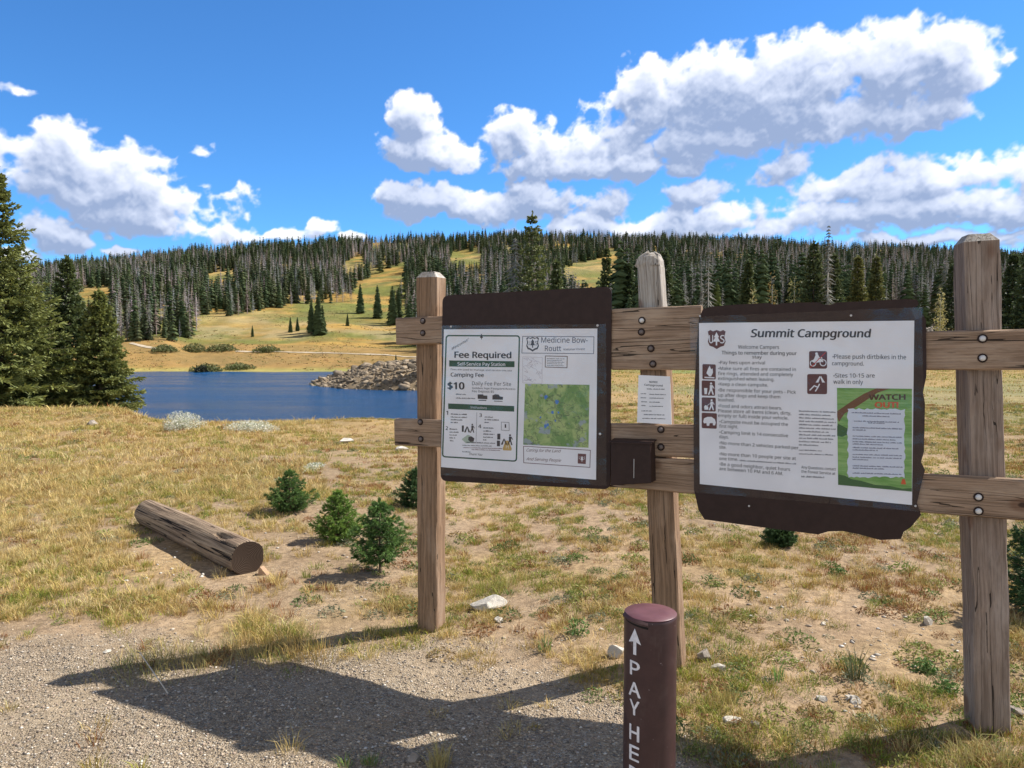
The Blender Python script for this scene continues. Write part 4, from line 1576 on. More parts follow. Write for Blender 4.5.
for (s_, x0, y0, x1, y1, h) in [
    ('Welcome Campers', 205, 208, 380, 209, 16),
    ('\u2022Pay fees upon arrival', 122, 273, 320, 275, 14),
    ('\u2022Make sure all fires are contained in', 120, 298, 452, 303, 14), ('fire rings, attended and completely', 120, 320, 440, 325, 14), ('extinguished when leaving.', 120, 341, 360, 346, 14),
    ('\u2022Keep a clean campsite.', 120, 365, 333, 370, 14),
    ('\u2022Be responsible for your pets \u2013 Pick', 120, 390, 452, 400, 14), ('up after dogs and keep them', 120, 412, 385, 420, 14), ('leashed.', 120, 432, 190, 434, 14),
    ('\u2022Food and odors attract bears.', 120, 458, 392, 468, 14), ('Please store all items (clean, dirty,', 120, 479, 432, 490, 14), ('empty or full) inside your vehicle.', 120, 499, 420, 511, 14),
    ('\u2022Campsite must be occupied the', 125, Y6 + 98, 418, Y6 + 111, 14), ('first night.', 125, Y6 + 118, 205, Y6 + 121, 14),
    ('\u2022Camping limit is 14 consecutive', 125, Y6 + 143, 418, Y6 + 159, 14), ('days.', 125, Y6 + 163, 165, Y6 + 165, 14),
    ('\u2022No more than 2 vehicles parked per', 125, Y6 + 189, 463, Y6 + 211, 14), ('site.', 125, Y6 + 207, 155, Y6 + 209, 14),
    ('\u2022No more than 10 people per site at', 125, Y6 + 236, 452, Y6 + 256, 14), ('one time.', 125, Y6 + 256, 205, Y6 + 260, 14),
    ('\u2022Be a good neighbor, quiet hours', 125, Y6 + 279, 427, Y6 + 303, 14), ('are between 10 PM and 6 AM.', 125, Y6 + 299, 397, Y6 + 321, 14),
    ('\u2022Please push dirtbikes in the', 608, 250, 922, 253, 19), ('campground.', 606, 278, 742, 280, 17),
    ('\u2022Sites 10-15 are', 612, 331, 788, 331, 18), ('walk in only', 612, 357, 738, 359, 18),
    ('Any Questions contact', 475, Y6 + 292, 622, Y6 + 301, 12), ('the Forest Service at', 475, Y6 + 310, 620, Y6 + 320, 12)]:
    if s_[0] == '\u2022':
        s_ = s_[1:]
        bw = 2.2 if h < 17 else 2.8
        bx_, by_ = x0 + 2.5, y0 - h * .42
        tb.poly([(bx_ + bw * math.cos(a), by_ + bw * math.sin(a)) for a in np.linspace(0, 6.28, 9)[:-1]])
        y0 = y0 + (y1 - y0) * 7 / max(1, x1 - x0); x0 += 7
    tb.text(s_.replace('\u2013', '-'), (x0, y0), (x1, y1), h * .97, .003)
tb.build('body_lettering', k_char, pap2)
tb = Q(.0133)
tb.words(212, 452, Y6 + 261, 9, .06, 3)
tb.words(475, 572, Y6 + 330, 11, .04, 5)
for k in range(11):
    tb.words(465, (622, 600, 615, 622, 606, 622, 590, 622, 612, 600, 545)[k], Y6 + 50 + k * 14.4, 9.5, .035, k)
tb.words(465, 560, Y6 + 216, 8, .035, 2); tb.words(465, 610, Y6 + 232, 8, .035, 9)
tb.build('fine_print', ink('ink_light_grey', (.20, .20, .22)), pap2)
sg = Q(.0133)
for (x0, y0, x1, y1) in [(53, 273, 110, 338), (50, 343, 107, 408), (50, 415, 110, 475)]:
    sg.poly(rounded([(x0, y0), (x1, y0 + 2), (x1, y1 + 1), (x0, y1)], 5, 2))
sg.poly(rounded([(50, Y6 + 54), (115, Y6 + 57), (114, Y6 + 123), (50, Y6 + 120)], 5, 2))
sg.poly(rounded([(508, 218), (585, 218), (585, 293), (508, 293)], 8, 3))
sg.poly(rounded([(500, 316), (585, 316), (585, 402), (500, 401)], 8, 3))
shield(sg, 114, 168, 76, 80, 0)
sg.build('brown_symbols', k_sign, pap2)
sw = Q(.0137)
sw.text('U', (82, 184), (98, 184), 34, .01); sw.text('S', (129, 184), (147, 184), 34, .01); tree_icon(sw, 113, 166, 40, 58, 0)
sw.poly([(82, 326), (70, 312), (76, 295), (84, 280), (90, 296), (96, 292), (98, 310), (90, 326)]); sw.line([(64, 330), (102, 332)], 5)
person_icon(sw, 90, 404, 54, 0); sw.poly([(60, 376), (74, 376), (72, 402), (62, 402)])
person_icon(sw, 92, 470, 48, 0); sw.poly([(60, 455), (66, 448), (78, 456), (78, 468), (62, 468)]); sw.line([(72, 452), (90, 438)], 2)
by = Y6
sw.poly([(56, by + 92), (60, by + 78), (74, by + 72), (92, by + 72), (106, by + 82), (110, by + 96), (107, by + 108), (98, by + 108), (97, by + 98), (84, by + 99), (82, by + 110), (72, by + 110), (70, by + 98), (60, by + 100)])
for (cx, cy, rr) in [(525, 270, 12), (568, 268, 13)]:
    sw.line([(cx + rr * math.cos(a), cy + rr * math.sin(a)) for a in np.linspace(0, 6.28, 15)[:-1]], 3.5, True)
sw.poly([(520, 262), (530, 250), (556, 250), (570, 262), (550, 266), (530, 268)])
sw.poly([(530, 250), (536, 234), (546, 232), (552, 244), (546, 252)]); sw.poly([(540 + 6 * math.cos(a), 229 + 6 * math.sin(a)) for a in np.linspace(0, 6.28, 9)[:-1]])
sw.line([(548, 246), (562, 246), (566, 264)], 3)
tent_icon(sw, 556, 352, 40, 28, 0)
sw.line([(512, 384), (530, 366), (546, 372), (552, 360)], 5); sw.line([(546, 372), (536, 388)], 5)
sw.build('white_symbols', k_white, pap2)
sr = Q(.0140)
sr.line([(578, 224), (514, 288)], 3.2)
sr.build('red_slash', ink('ink_red', (.55, .05, .05)), pap2)
# warning sheet
m_wg, T, out = new_mat('warning_green')
tcm = T.n('ShaderNodeTexCoord').outputs['Object']
na = T.noise(T.mapping(tcm, scale=(6, 6, 60)), 1.0, 5, .7)
finish(T, out, T.mix(T.mr(na, .35, .65), (.14, .32, .07), (.30, .48, .16)), .6, .3)
wsq = Q(.0134); wsq.poly([(627, 375), (947, 379), (947, Y6 + 391), (632, Y6 + 362)])
ws = wsq.build('warning_sheet', m_wg, pap2)
br = Q(.0137)
br.poly([(628, 500), (628, 474), (690, 432), (742, 400), (795, 377), (852, 378), (800, 396), (752, 428), (700, 462), (660, 484), (636, 520)])
br.build('branch_picture', k_rust, ws)
gd = Q(.0137)
gd.poly([(632, Y6 + 362), (632, Y6 + 318), (660, Y6 + 322), (690, Y6 + 338), (730, Y6 + 345), (790, Y6 + 362), (850, Y6 + 366), (905, Y6 + 378), (947, Y6 + 376), (947, Y6 + 391)])
gd.poly([(628, 540), (632, 528), (655, 540), (672, 548), (672, 574), (650, 584), (628, 580)])
gd.build('bush_picture', ink('ink_darkgreen', (.05, .13, .04)), ws)
wp_ = Q(.0140)
rr_ = random.Random(9)
outl = [(x, Y6 + 38 + (x - 672) * .01 + rr_.uniform(-4, 4)) for x in range(672, 916, 12)] + [(916 + rr_.uniform(-4, 4), Y6 + y) for y in range(38, 332, 14)] + \
       [(x, Y6 + 330 + rr_.uniform(-4, 4)) for x in range(916, 672, -12)] + [(673 + rr_.uniform(-4, 4), Y6 + y) for y in range(325, 40, -14)]
wp_.poly(outl)
wpo = wp_.build('torn_paper_picture', ink('ink_offwhite', (.66, .70, .78)), ws)
wl = Q(.0144)
for (xa, xb, yy_) in [(690, 900, 56), (735, 850, 70), (700, 890, 92), (760, 830, 100), (694, 905, 120), (694, 750, 130), (694, 905, 156), (694, 880, 168), (694, 905, 180), (694, 820, 190),
                      (694, 890, 205), (694, 800, 215), (694, 905, 234), (694, 900, 246), (694, 760, 256), (694, 905, 283), (694, 830, 293), (694, 900, 314)]:
    wl.words(xa, xb, Y6 + yy_, 8, .03, xa)
wl.build('small_lettering', ink('ink_slate_blue', (.16, .17, .24)), wpo)
w1_ = Q(.0141); w1_.text('WATCH', (764, 426), (918, 425), 22, .05)
w1_.build('watch_lettering', ink('ink_brownblack', (.09, .04, .02)), ws)
w2_ = Q(.0141); w2_.text('OUT!', (790, 459), (888, 459), 23, .05); w2_.poly([(905, Y6 + 337), (917, Y6 + 338), (922, Y6 + 360), (900, Y6 + 359)])
w2_.build('out_lettering', k_orange, ws)
sleeve([(690, 317), (922, 307), (925, 512), (692, 492)], .0175, b2, amp=.013, seed=5)
tp2 = Print(4.267, 690, 300, .019)
tp2.poly([(940, 34), (994, 30), (996, 72), (962, 84)])
tp2.build('tape_scrap', m_plastic, b2)
for (x, y) in [(851, 315.5), (700, 316), (915.5, 506), (749, 506)]:
    mb = MB(); c = onp(x, y, .024 if y < 400 else .011); mb.tube(c, c + PN * .003, .0045, .003, 8)
    wpart('tack', mb.v, mb.f, m_boltl, b2)

# small notice on the middle post
nt = empty('paper_notice', onp(655, 424, -.04), label='small white notice sheet on the middle post between the rails', cat='notice')
prism_px('sheet', [(638.5, 375), (670, 376.5), (671.5, 424.5), (637, 422.5)], .006, .002, m_paper, nt)
pt = Print(3.2, 600, 240, .0067)
pt.text('NOTICE', (158, 457), (184, 458), 6, .02)
pt.text('Campground', (142, 466), (200, 469), 6, .015)
for (xa, xb, yy_) in [(150, 205, 478), (130, 150, 493), (158, 210, 495), (130, 148, 506), (158, 205, 507), (132, 150, 519), (158, 192, 520), (132, 145, 531), (158, 200, 533), (132, 165, 548), (140, 205, 560), (135, 208, 572)]:
    pt.words(xa, xb, yy_, 4.5, .02, yy_)
pt.build('lettering', k_grey, nt)

# drop box
bxo = empty('drop_box', onp(634, 484, .03), label='small dark brown metal box fixed to the lower rail between the boards', cat='drop box')
V = []
for off in (.003, .075):
    for (x, y) in ((616, 439), (655, 440.5), (656, 480.5), (616, 483)):
        V.append(onp(x, y, .003) + PN * (off - .003))
wpart('box_body', V, [(0, 1, 2, 3), (7, 6, 5, 4), (0, 4, 5, 1), (1, 5, 6, 2), (2, 6, 7, 3), (3, 7, 4, 0)], m_brown, bxo)
bevel(bpy.data.objects[[o.name for o in bxo.children][-1]], .003, 2)
lid = MB()
t0 = onp(615, 439, .002); t1 = onp(656, 440, .002)
up = Vector((0, 0, 1))
lv = [t0 + up * .004 + PN * -.0, t1 + up * .004, t1 + up * -.004 + PN * .082, t0 + up * -.004 + PN * .082]
lv = [p + PU * (-.003 if i in (0, 3) else .003) for i, p in enumerate(lv)]
lv2 = [p - up * .006 for p in lv]
wpart('lid', lv + lv2, [(3, 2, 1, 0), (4, 5, 6, 7), (0, 1, 5, 4), (1, 2, 6, 5), (2, 3, 7, 6), (3, 0, 4, 7)], m_brown, bxo)
mb = MB(); c0 = onp(634, 459, .078); mb.tube(c0, c0 - Vector((0, 0, .085)), .0016, .0012, 6)
wpart('pin', mb.v, mb.f, m_boltl, bxo)

# ================================================================== PAY POST
py_c = at_depth(650.5, 613, 2.2)
PRAD = .0785
top_z = py_c.z
pg = gz(py_c.x, py_c.y)
pay = empty('pay_post', (py_c.x, py_c.y, pg), label='short dark maroon metal pay pipe with white vertical lettering and arrow', cat='pay post')
m_maroon, T, out = new_mat('maroon_paint')
tcp = T.n('ShaderNodeTexCoord').outputs['Object']
n_ = T.noise(tcp, 14, 6, .6); n2 = T.noise(tcp, 70, 3, .6)
spk = T.mr(n2, .70, .73)
cc_ = T.mix(T.mr(n_, .35, .7), (.046, .021, .021), (.062, .029, .028))
cc_ = T.mix(T.m('MULTIPLY', spk, .6), cc_, (.35, .28, .28))
n3 = T.noise(T.mapping(tcp, scale=(40, 40, 3)), 1.0, 5, .7)
cc_ = T.mix(T.m('MULTIPLY', T.mr(n3, .58, .75), .35), cc_, (.19, .14, .13))
n4 = T.noise(tcp, 5, 6, .7)
cc_ = T.mix(T.m('MULTIPLY', T.mr(n4, .5, .75), .30), cc_, (.15, .11, .10))
finish(T, out, cc_, .46, .4, n_, .06, .004)
n = 64
ztop = top_z - pg
V, Fc = [], []
zs = [-.25, ztop - .012, ztop - .004, ztop]
rs = [PRAD, PRAD, PRAD, PRAD - .002]
for z, r_q in zip(zs, rs):
    for i in range(n):
        a = 2 * math.pi * i / n
        V.append((r_q * math.cos(a), r_q * math.sin(a), z))
for k in range(len(zs) - 1):
    for i in range(n):
        Fc.append((k * n + i, k * n + (i + 1) % n, (k + 1) * n + (i + 1) % n, (k + 1) * n + i))
Fc.append(tuple(range(3 * n, 4 * n)))
ob = obj('pipe', mk_mesh('pipe', V, Fc, [m_maroon]), pay)
for p in ob.data.polygons[:-1]:
    p.use_smooth = True
V, Fc = [], []
for z, r_q in [(ztop + .0005, PRAD - .006), (ztop + .0006, PRAD - .0005), (ztop + .002, PRAD - .0005), (ztop + .0032, PRAD - .0016), (ztop + .0038, PRAD * .5), (ztop + .004, .001)]:
    for i in range(n):
        a = 2 * math.pi * i / n
        V.append((r_q * math.cos(a), r_q * math.sin(a), z))
for k in range(5):
    for i in range(n):
        Fc.append((k * n + i, k * n + (i + 1) % n, (k + 1) * n + (i + 1) % n, (k + 1) * n + i))
m_cap = simple('cap_paint', (.13, .055, .065), .38, .5, var=.12, scale=20, bump=.05)
obj('cap', mk_mesh('cap', V, Fc, [m_cap], smooth=True), pay)
vang = math.atan2(-py_c.y, -py_c.x)     # direction from pipe to viewer


def cyl(s, z, r_=PRAD + .0012):
    """s: metres around the pipe from its viewer side, positive to the viewer's right"""
    a = vang + s / PRAD
    return (r_ * math.cos(a), r_ * math.sin(a), z)


def cyl_text(body, s0, s1, z0, h, bold=.03):
    c = bpy.data.curves.new('t', 'FONT'); c.body = body
    if SANS: c.font = SANS
    c.offset = 0; c.resolution_u = 3
    o = bpy.data.objects.new('t', c)
    m = bpy.data.meshes.new_from_object(o)
    vs = np.array([v.co[:] for v in m.vertices]); x0, x1 = vs[:, 0].min(), vs[:, 0].max()
    V, Fc = [], []
    for q, (sx_, sz_) in enumerate([(0, 0), (-.0012, 0), (.0012, 0), (0, .0010), (0, -.0010)]):
        b = len(V)
        V += [cyl(s0 + sx_ + (s1 - s0) * (v[0] - x0) / (x1 - x0), z0 + sz_ + h * v[1] / CAPH, PRAD + .0016 + q * .00004) for v in vs]
        Fc += [tuple(i + b for i in p.vertices) for p in m.polygons]
    bpy.data.meshes.remove(m); bpy.data.objects.remove(o)
    return V, Fc


m_stencil = simple('stencil_white', (.72, .69, .70), .7, .3, var=.12, scale=120)
MM = PRAD * 2 / 53.0      # metres per photo pixel at the pipe
LV, LF = [], []


def padd(V, Fc):
    b = len(LV); LV.extend(V); LF.extend(tuple(i + b for i in f) for f in Fc)


def zrow(row):
    return EYE + (347 - row) * (2.2 - PRAD * .85) / F - pg


def srow(px):
    return math.asin(max(-.98, min(.98, (px - 650.5) / 26.5))) * PRAD


for ch_, r0, r1 in [('P', 669, 683.5), ('A', 691, 705.5), ('Y', 710, 725), ('H', 736, 752), ('E', 758, 773.5), ('R', 780, 796), ('E', 802, 818)]:
    V, Fc = cyl_text(ch_, srow(631.5 if ch_ != 'A' else 630.5), srow(640.5 if ch_ != 'A' else 641.5), zrow(r1), zrow(r0) - zrow(r1))
    padd(V, Fc)
obj('lettering', mk_mesh('lettering', LV, LF, [m_stencil]), pay)
LV, LF = [], []
for (x0, x1, ra, rb) in [(634.2, 637.2, 647, 662)]:
    padd([cyl(srow(x0), zrow(rb)), cyl(srow(x1), zrow(rb)), cyl(srow(x1), zrow(ra)), cyl(srow(x0), zrow(ra))], [(0, 1, 2, 3)])
hv = []
for k in range(7):
    t = k / 6
    for j in range(5):
        q = j / 4
        xa = 629.8 + (635.6 - 629.8) * t; xb = 641.8 + (635.6 - 641.8) * t
        base_row = 650.5 - 2.7 * (1 - abs(q - .5) * 2)
        hv.append(cyl(srow(xa + (xb - xa) * q), zrow(base_row + (634.5 - base_row) * t)))
padd(hv, [(k * 5 + j, k * 5 + j + 1, k * 5 + j + 6, k * 5 + j + 5) for k in range(6) for j in range(4)])
obj('arrow', mk_mesh('arrow', LV, LF, [m_stencil]), pay)
# slot with a hood
V = []
ss = np.linspace(srow(625.5), srow(648.5), 10)
for (rr_q, row_) in [(PRAD + .0005, 622.5), (PRAD + .008, 624.8), (PRAD + .008, 626.6), (PRAD + .0005, 627.4)]:
    for s in ss:
        V.append(cyl(s, zrow(row_) - .005 * (s - ss[0]) / (ss[-1] - ss[0]) * 2, rr_q))
Fc = []
for k in range(3):
    for i in range(9):
        a = k * 10 + i
        Fc.append((a, a + 1, a + 11, a + 10))
Fc += [(0, 10, 20, 30), (9, 39, 29, 19)]
obj('slot_hood', mk_mesh('slot_hood', V, Fc, [m_maroon]), pay)
V = []
for row_ in (627.6, 630.0):
    for s in ss:
        V.append(cyl(s, zrow(row_) - .005 * (s - ss[0]) / (ss[-1] - ss[0]) * 2, PRAD + .0004))
obj('slot', mk_mesh('slot', V, [(i, i + 1, i + 11, i + 10) for i in range(9)], [ink('slot_dark', (.004, .003, .003))]), pay)

# ================================================================== LOG
m_log, T, out = new_mat('log_wood')
tc = T.n('ShaderNodeTexCoord').outputs['Object']
gr = T.noise(T.mapping(tc, scale=(60, 60, 1.6)), 1.0, 6, .65)
bl_ = T.noise(T.mapping(tc, scale=(7, 7, 2.5)), 1.0, 6, .7)
c = T.mix(T.mr(gr, .35, .65), (.15, .105, .07), (.38, .28, .19))
c = T.mix(T.m('MULTIPLY', T.mr(bl_, .45, .65), .6), c, (.15, .10, .07))
ck = T.noise(T.mapping(tc, scale=(24, 24, .5)), 1.0, 2, .5)
crack = T.m('LESS_THAN', T.m('ABSOLUTE', T.m('SUBTRACT', ck, .5)), .012)
c = T.mix(crack, c, (.02, .015, .012))
finish(T, out, c, .9, .15, T.m('SUBTRACT', gr, crack), .8, .01)
m_end, T, out = new_mat('log_end')
tc = T.n('ShaderNodeTexCoord').outputs['Object']
dist = T.n('ShaderNodeVectorMath', operation='LENGTH', ins={0: T.mapping(tc, scale=(1, 1, 0))}).outputs['Value']
ring = T.m('SINE', T.m('MULTIPLY', T.m('ADD', dist, T.m('MULTIPLY', T.noise(tc, 12, 3), .012)), 620))
c = T.mix(T.mr(ring, -1, 1), (.045, .03, .022), (.075, .052, .038))
finish(T, out, c, .95, .1, ring, .3, .003)
gx0, gy0 = ground_at(248, 570, 0.02)
gx1, gy1 = ground_at(148, 522, 0.02)
RL = .118
A_ = Vector((gx0, gy0, gz(gx0, gy0) + RL * .88)); B_ = Vector((gx1, gy1, gz(gx1, gy1) + RL * .80))
lg = empty('log', (gx0, gy0, gz(gx0, gy0)), label='grey-brown weathered log lying on the grass left of the seedlings', cat='log')
zax = (B_ - A_).normalized(); xax = Vector((0, 0, 1)).cross(zax).normalized(); yax = zax.cross(xax)
Mlog = Matrix(((xax.x, yax.x, zax.x, A_.x), (xax.y, yax.y, zax.y, A_.y), (xax.z, yax.z, zax.z, A_.z), (0, 0, 0, 1)))
Lg = (B_ - A_).length
n, sg_ = 72, 90
V, Fc = [], []
for k in range(sg_ + 1):
    z = Lg * k / sg_
    for i in range(n):
        a = 2 * math.pi * i / n
        r_ = RL * (1.0 - .05 * z / Lg) * (1 + .11 * (float(vnoise(math.cos(a) * 2 + 5, z * 2 + math.sin(a) * 2, 3)) - .5)) * (1 + .02 * (float(vnoise(i * .8, z * .8, 4)) - .5) * 2)
        # a gouge near the near end and worn rims
        dz = (z - .26 - .05 * math.sin(a * 7)) / .12; da = ((a - 1.25 + math.pi) % (2 * math.pi) - math.pi) / .38
        q = dz * dz + da * da
        if q < 1: r_ *= 1 - .28 * (1 - q)
        if k in (0, sg_): r_ *= .965
        V.append((r_ * math.cos(a), r_ * math.sin(a), z))
for k in range(sg_):
    for i in range(n):
        Fc.append((k * n + i, k * n + (i + 1) % n, (k + 1) * n + (i + 1) % n, (k + 1) * n + i))
o = obj('log_body', mk_mesh('log_body', V, Fc, [m_log], smooth=True), lg)
o.matrix_local = Matrix.Translation(-Vector(ORG[lg.name])) @ Mlog
for (kk, z, sgn) in ((0, 0, 1), (sg_, Lg, -1)):
    ring0 = [V[kk * n + i] for i in range(n)]
    V2 = [(x, y, z) for x, y, _ in ring0] + [(x * .5, y * .5, z + .004 * sgn) for x, y, _ in ring0] + [(0, 0, z + .006 * sgn)]
    F2 = [(i, (i + 1) % n, n + (i + 1) % n, n + i) for i in range(n)] + [(n + i, n + (i + 1) % n, 2 * n) for i in range(n)]
    o = obj('cut_end', mk_mesh('cut_end', V2, F2, [m_end]), lg)
    o.matrix_local = Matrix.Translation(-Vector(ORG[lg.name])) @ Mlog
# little wooden wedge at the log's near end
x, y = ground_at(263, 572, 0.02); z = gz(x, y)
mb = MB()
mb.add([(-.035, 0, -.02), (.045, -.01, -.02), (.055, .03, -.02), (-.02, .05, -.02), (-.03, 0, .045), (-.02, 0, .055), (-.005, .03, .055), (-.02, .05, .045)],
       [(0, 1, 5, 4), (1, 2, 6, 5), (2, 3, 7, 6), (3, 0, 4, 7), (4, 5, 6, 7), (3, 2, 1, 0)])
obj('wooden_wedge', mk_mesh('wedge', mb.v, mb.f, [simple('raw_wood', (.42, .27, .17), .85)]), loc=(x, y, z), label='small reddish wooden wedge at the near end of the log', cat='wedge')

# ================================================================== ROCKS
def rock_mesh(seed, rx, ry, rz, cuts=9, sub=3):
    import bmesh
    r = np.random.default_rng(seed)
    bm = bmesh.new()
    bmesh.ops.create_icosphere(bm, subdivisions=sub, radius=1.0)
    pl = []
    for k in range(cuts):
        d = r.normal(size=3); d /= np.linalg.norm(d); pl.append((Vector(d), r.uniform(.38, .72)))
    for v in bm.verts:
        p = v.co.copy()
        for d, o in pl:
            s = p.dot(d) - o
            if s > 0: p -= d * s
        n = 1 + .10 * (float(fbm(p.x * 3 + seed, p.y * 3 + p.z * 2, seed, 3)) - .5)
        v.co = Vector((p.x * rx, p.y * ry, p.z * rz)) * n
    V = [tuple(v.co) for v in bm.verts]; Fc = [tuple(v.index for v in f.verts) for f in bm.faces]
    bm.free()
    return V, Fc


def rock_mat(name, c, dark=.55):
    m, T, out = new_mat(name)
    tc = T.n('ShaderNodeTexCoord').outputs['Object']
    n_ = T.noise(tc, 9, 8, .7); n2 = T.noise(tc, 45, 5, .65)
    c_ = T.mix(T.mr(n_, .35, .68), tuple(x * dark for x in c), c)
    c_ = T.mix(T.m('MULTIPLY', T.mr(n2, .5, .7), .35), c_, (.12, .11, .09))
    finish(T, out, c_, .9, .2, T.m('ADD', n_, T.m('MULTIPLY', n2, .4)), .7, .02)
    return m


m_rock = rock_mat('pale_rock', (.62, .57, .49), .7)
m_boul = rock_mat('boulder_rock', (.40, .34, .28), .45)
for i, (px, py, w, h, lab) in enumerate([
    (486, 612, 34, 17, 'largest pale flat rock, right of the left post base'),
    (617, 657, 17, 15, 'pale rock just left of the pay pipe'),
    (722, 672, 16, 8, 'pale flat stone right of the middle post, upper one of two'),
    (706, 661, 20, 14, 'greyish stone touching the right side of the middle post base'),
    (853, 702, 14, 8, 'small white stone low on the bare soil between middle and right posts'),
    (732, 722, 15, 8, 'flat pale stone near the shadow edge right of the pay pipe'),
    (757, 727, 11, 7, 'small tan stone right beside the flat pale one near the shadow edge'),
    (823, 701, 9, 8, 'little whitish stone left of the small white one on bare soil'),
    (929, 624, 12, 8, 'small pale stone left of the right post'),
    (1018, 716, 16, 9, 'tan stone at the right edge beside the right post base'),
    (91, 425, 12, 7, 'brown stone on the grassy crest in front of the left spruces'),
    (345, 442, 16, 5, 'pale flat stone at the back of the grass left of the left post'),
    (402, 450, 14, 5, 'white stone at the back of the grass just left of the left post'),
    (106, 653, 9, 4, 'small light stone on the gravel at the lower left'),
    (414, 762, 15, 9, 'reddish brown stone at the bottom edge beside the grass clump'),
    (500, 622, 10, 6, 'small pale stone right next to the largest flat rock')]):
    x, y = ground_at(px, py, 0.02); z = gz(x, y); x, y = ground_at(px, py, z)
    k = y / F
    V, Fc = rock_mesh(340 + i, w * k * .70, w * k * .55, max(h * k * .75, .012), 14, sub=4)
    obj('rock', mk_mesh('rock', V, Fc, [m_boul if ('brown' in lab or 'grey' in lab or 'tan' in lab) else m_rock], smooth=False), loc=(x, y + w * k * .2, z + h * k * .18), rot=(0, 0, i * 1.3), label=lab, cat='stone')

# rocky point in the lake: jumbled blocks
r = np.random.default_rng(33)
Vs, Fs, Cs, base = [], [], [], 0
protos = [rock_mesh(700 + i, 1.2, 1.1, 1.1, 11, 2) for i in range(10)]
protos = [(np.array(v), np.array(f)) for v, f in protos]
cnt = 0
for k in range(6500):
    p = r.uniform(284, 520); D = r.uniform(99, 134)
    x = (p - 512) / F * D
    z = gz(x, D)
    if z < WATER_Z - .35: continue
    q = ((p - 440) / 156.0) ** 2 + ((D - 118) / 17.0) ** 2
    if q > 1.05: continue
    s = float(np.clip(r.lognormal(-1.75, .65), .08, .9))
    v, f = protos[r.integers(10)]
    a = r.uniform(0, 6.28)
    vv = rot_z(v * np.array([s * r.uniform(.8, 1.4), s * r.uniform(.8, 1.3), s * r.uniform(.5, .9)]), a)
    tl = r.uniform(-.4, .4)
    vv = np.stack([vv[:, 0], vv[:, 1] * math.cos(tl) - vv[:, 2] * math.sin(tl), vv[:, 1] * math.sin(tl) + vv[:, 2] * math.cos(tl)], -1)
    Vs.append(vv + np.array([x, D, z + s * .15])); Fs.append(f + base); base += len(v)
    g_ = r.uniform(.3, 1.0)
    Cs.append(np.tile(np.array([.44, .35, .25]) * g_, (len(v), 1)))
v, f, c = quads_mesh(Vs, Fs, Cs)
obj('rock_outcrop', mk_mesh('rock_outcrop', v, f, [attr_mat('outcrop_rock', .9, .2, bumpscale=3.0)], c), label='low point of jumbled pale boulders reaching into the lake', cat='rocks', kind='stuff')
# some rubble on the right under the far trees
Vs, Fs, Cs, base = [], [], [], 0
for k in range(240):
    p = r.normal(925, 12) if k % 2 else r.uniform(905, 1010); D = r.uniform(150, 182)
    x = (p - 512) / F * D; z = gz(x, D)
    s = float(np.clip(r.lognormal(-.9, .45), .2, .9))
    v, f = protos[r.integers(10)]
    Vs.append(rot_z(v * s, r.uniform(0, 6)) + np.array([x, D, z + s * .2])); Fs.append(f + base); base += len(v)
    Cs.append(np.tile(np.array([.38, .33, .28]) * r.uniform(.6, 1.15), (len(v), 1)))
v, f, c = quads_mesh(Vs, Fs, Cs)
obj('rubble', mk_mesh('rubble', v, f, [bpy.data.materials['outcrop_rock']], c), label='pale rubble scattered under the trees left of the right post', cat='rubble', kind='stuff')


# ================================================================== GRASS
def blades(x, y, z, n_per, rad, hgt, wid, cols, lean, seed, spread=.9):
    """x,y,z: tuft centres; arrays per tuft: rad, hgt, cols (n,3)"""
    r = np.random.default_rng(seed)
    n = len(x)
    N = n * n_per
    rep = lambda a: np.repeat(a, n_per, axis=0)
    ang_ = r.uniform(0, 6.2832, N); rr = rep(rad) * r.random(N) ** .6
    bx = rep(x) + np.cos(ang_) * rr; by = rep(y) + np.sin(ang_) * rr
    bz = terrain(bx, by) - .004
    h = rep(hgt) * r.uniform(.45, 1.2, N) * (1 - .5 * (rr / (rep(rad) + 1e-6)) ** 2)
    la = ang_ + r.normal(0, .8, N)
    lm = h * rep(lean) * r.uniform(.2, 1.3, N)
    w = rep(wid) * r.uniform(.6, 1.3, N)
    fa_ = r.uniform(0, 6.2832, N)
    sx, sy = np.cos(fa_) * w * .5, np.sin(fa_) * w * .5
    dx, dy = np.cos(la) * lm, np.sin(la) * lm
    P0 = np.stack([bx - sx, by - sy, bz], -1); P1 = np.stack([bx + sx, by + sy, bz], -1)
    m = .55
    mx, my, mz = bx + dx * .32, by + dy * .32, bz + h * m
    P2 = np.stack([mx + sx * .75, my + sy * .75, mz], -1); P3 = np.stack([mx - sx * .75, my - sy * .75, mz], -1)
    tz = bz + h * (1 - .35 * np.minimum(rep(lean), 1.2) * r.uniform(.3, 1, N))
    tz = np.maximum(tz, bz + .006)
    P4 = np.stack([bx + dx, by + dy, tz], -1)
    V = np.stack([P0, P1, P2, P3, P4], 1).reshape(-1, 3)
    i0 = np.arange(N) * 5
    tri = np.concatenate([np.stack([i0, i0 + 1, i0 + 2], 1), np.stack([i0, i0 + 2, i0 + 3], 1), np.stack([i0 + 3, i0 + 2, i0 + 4], 1)])
    c = rep(cols) * r.uniform(.7, 1.3, (N, 1)) * (1 + r.uniform(-.08, .08, (N, 3)))
    # some dead straw in every tuft
    dead = r.random(N) < .20
    c[dead] = np.array([.50, .37, .15]) * r.uniform(.7, 1.15, (dead.sum(), 1))
    C = np.repeat(c, 5, 0)
    return V, tri, C


PAL = np.array([[.56, .42, .16], [.42, .30, .09], [.32, .31, .05], [.20, .25, .035], [.09, .16, .03], [.27, .11, .04], [.60, .49, .24]])
m_grass = attr_mat('grass_blades', .75, .2, .22)


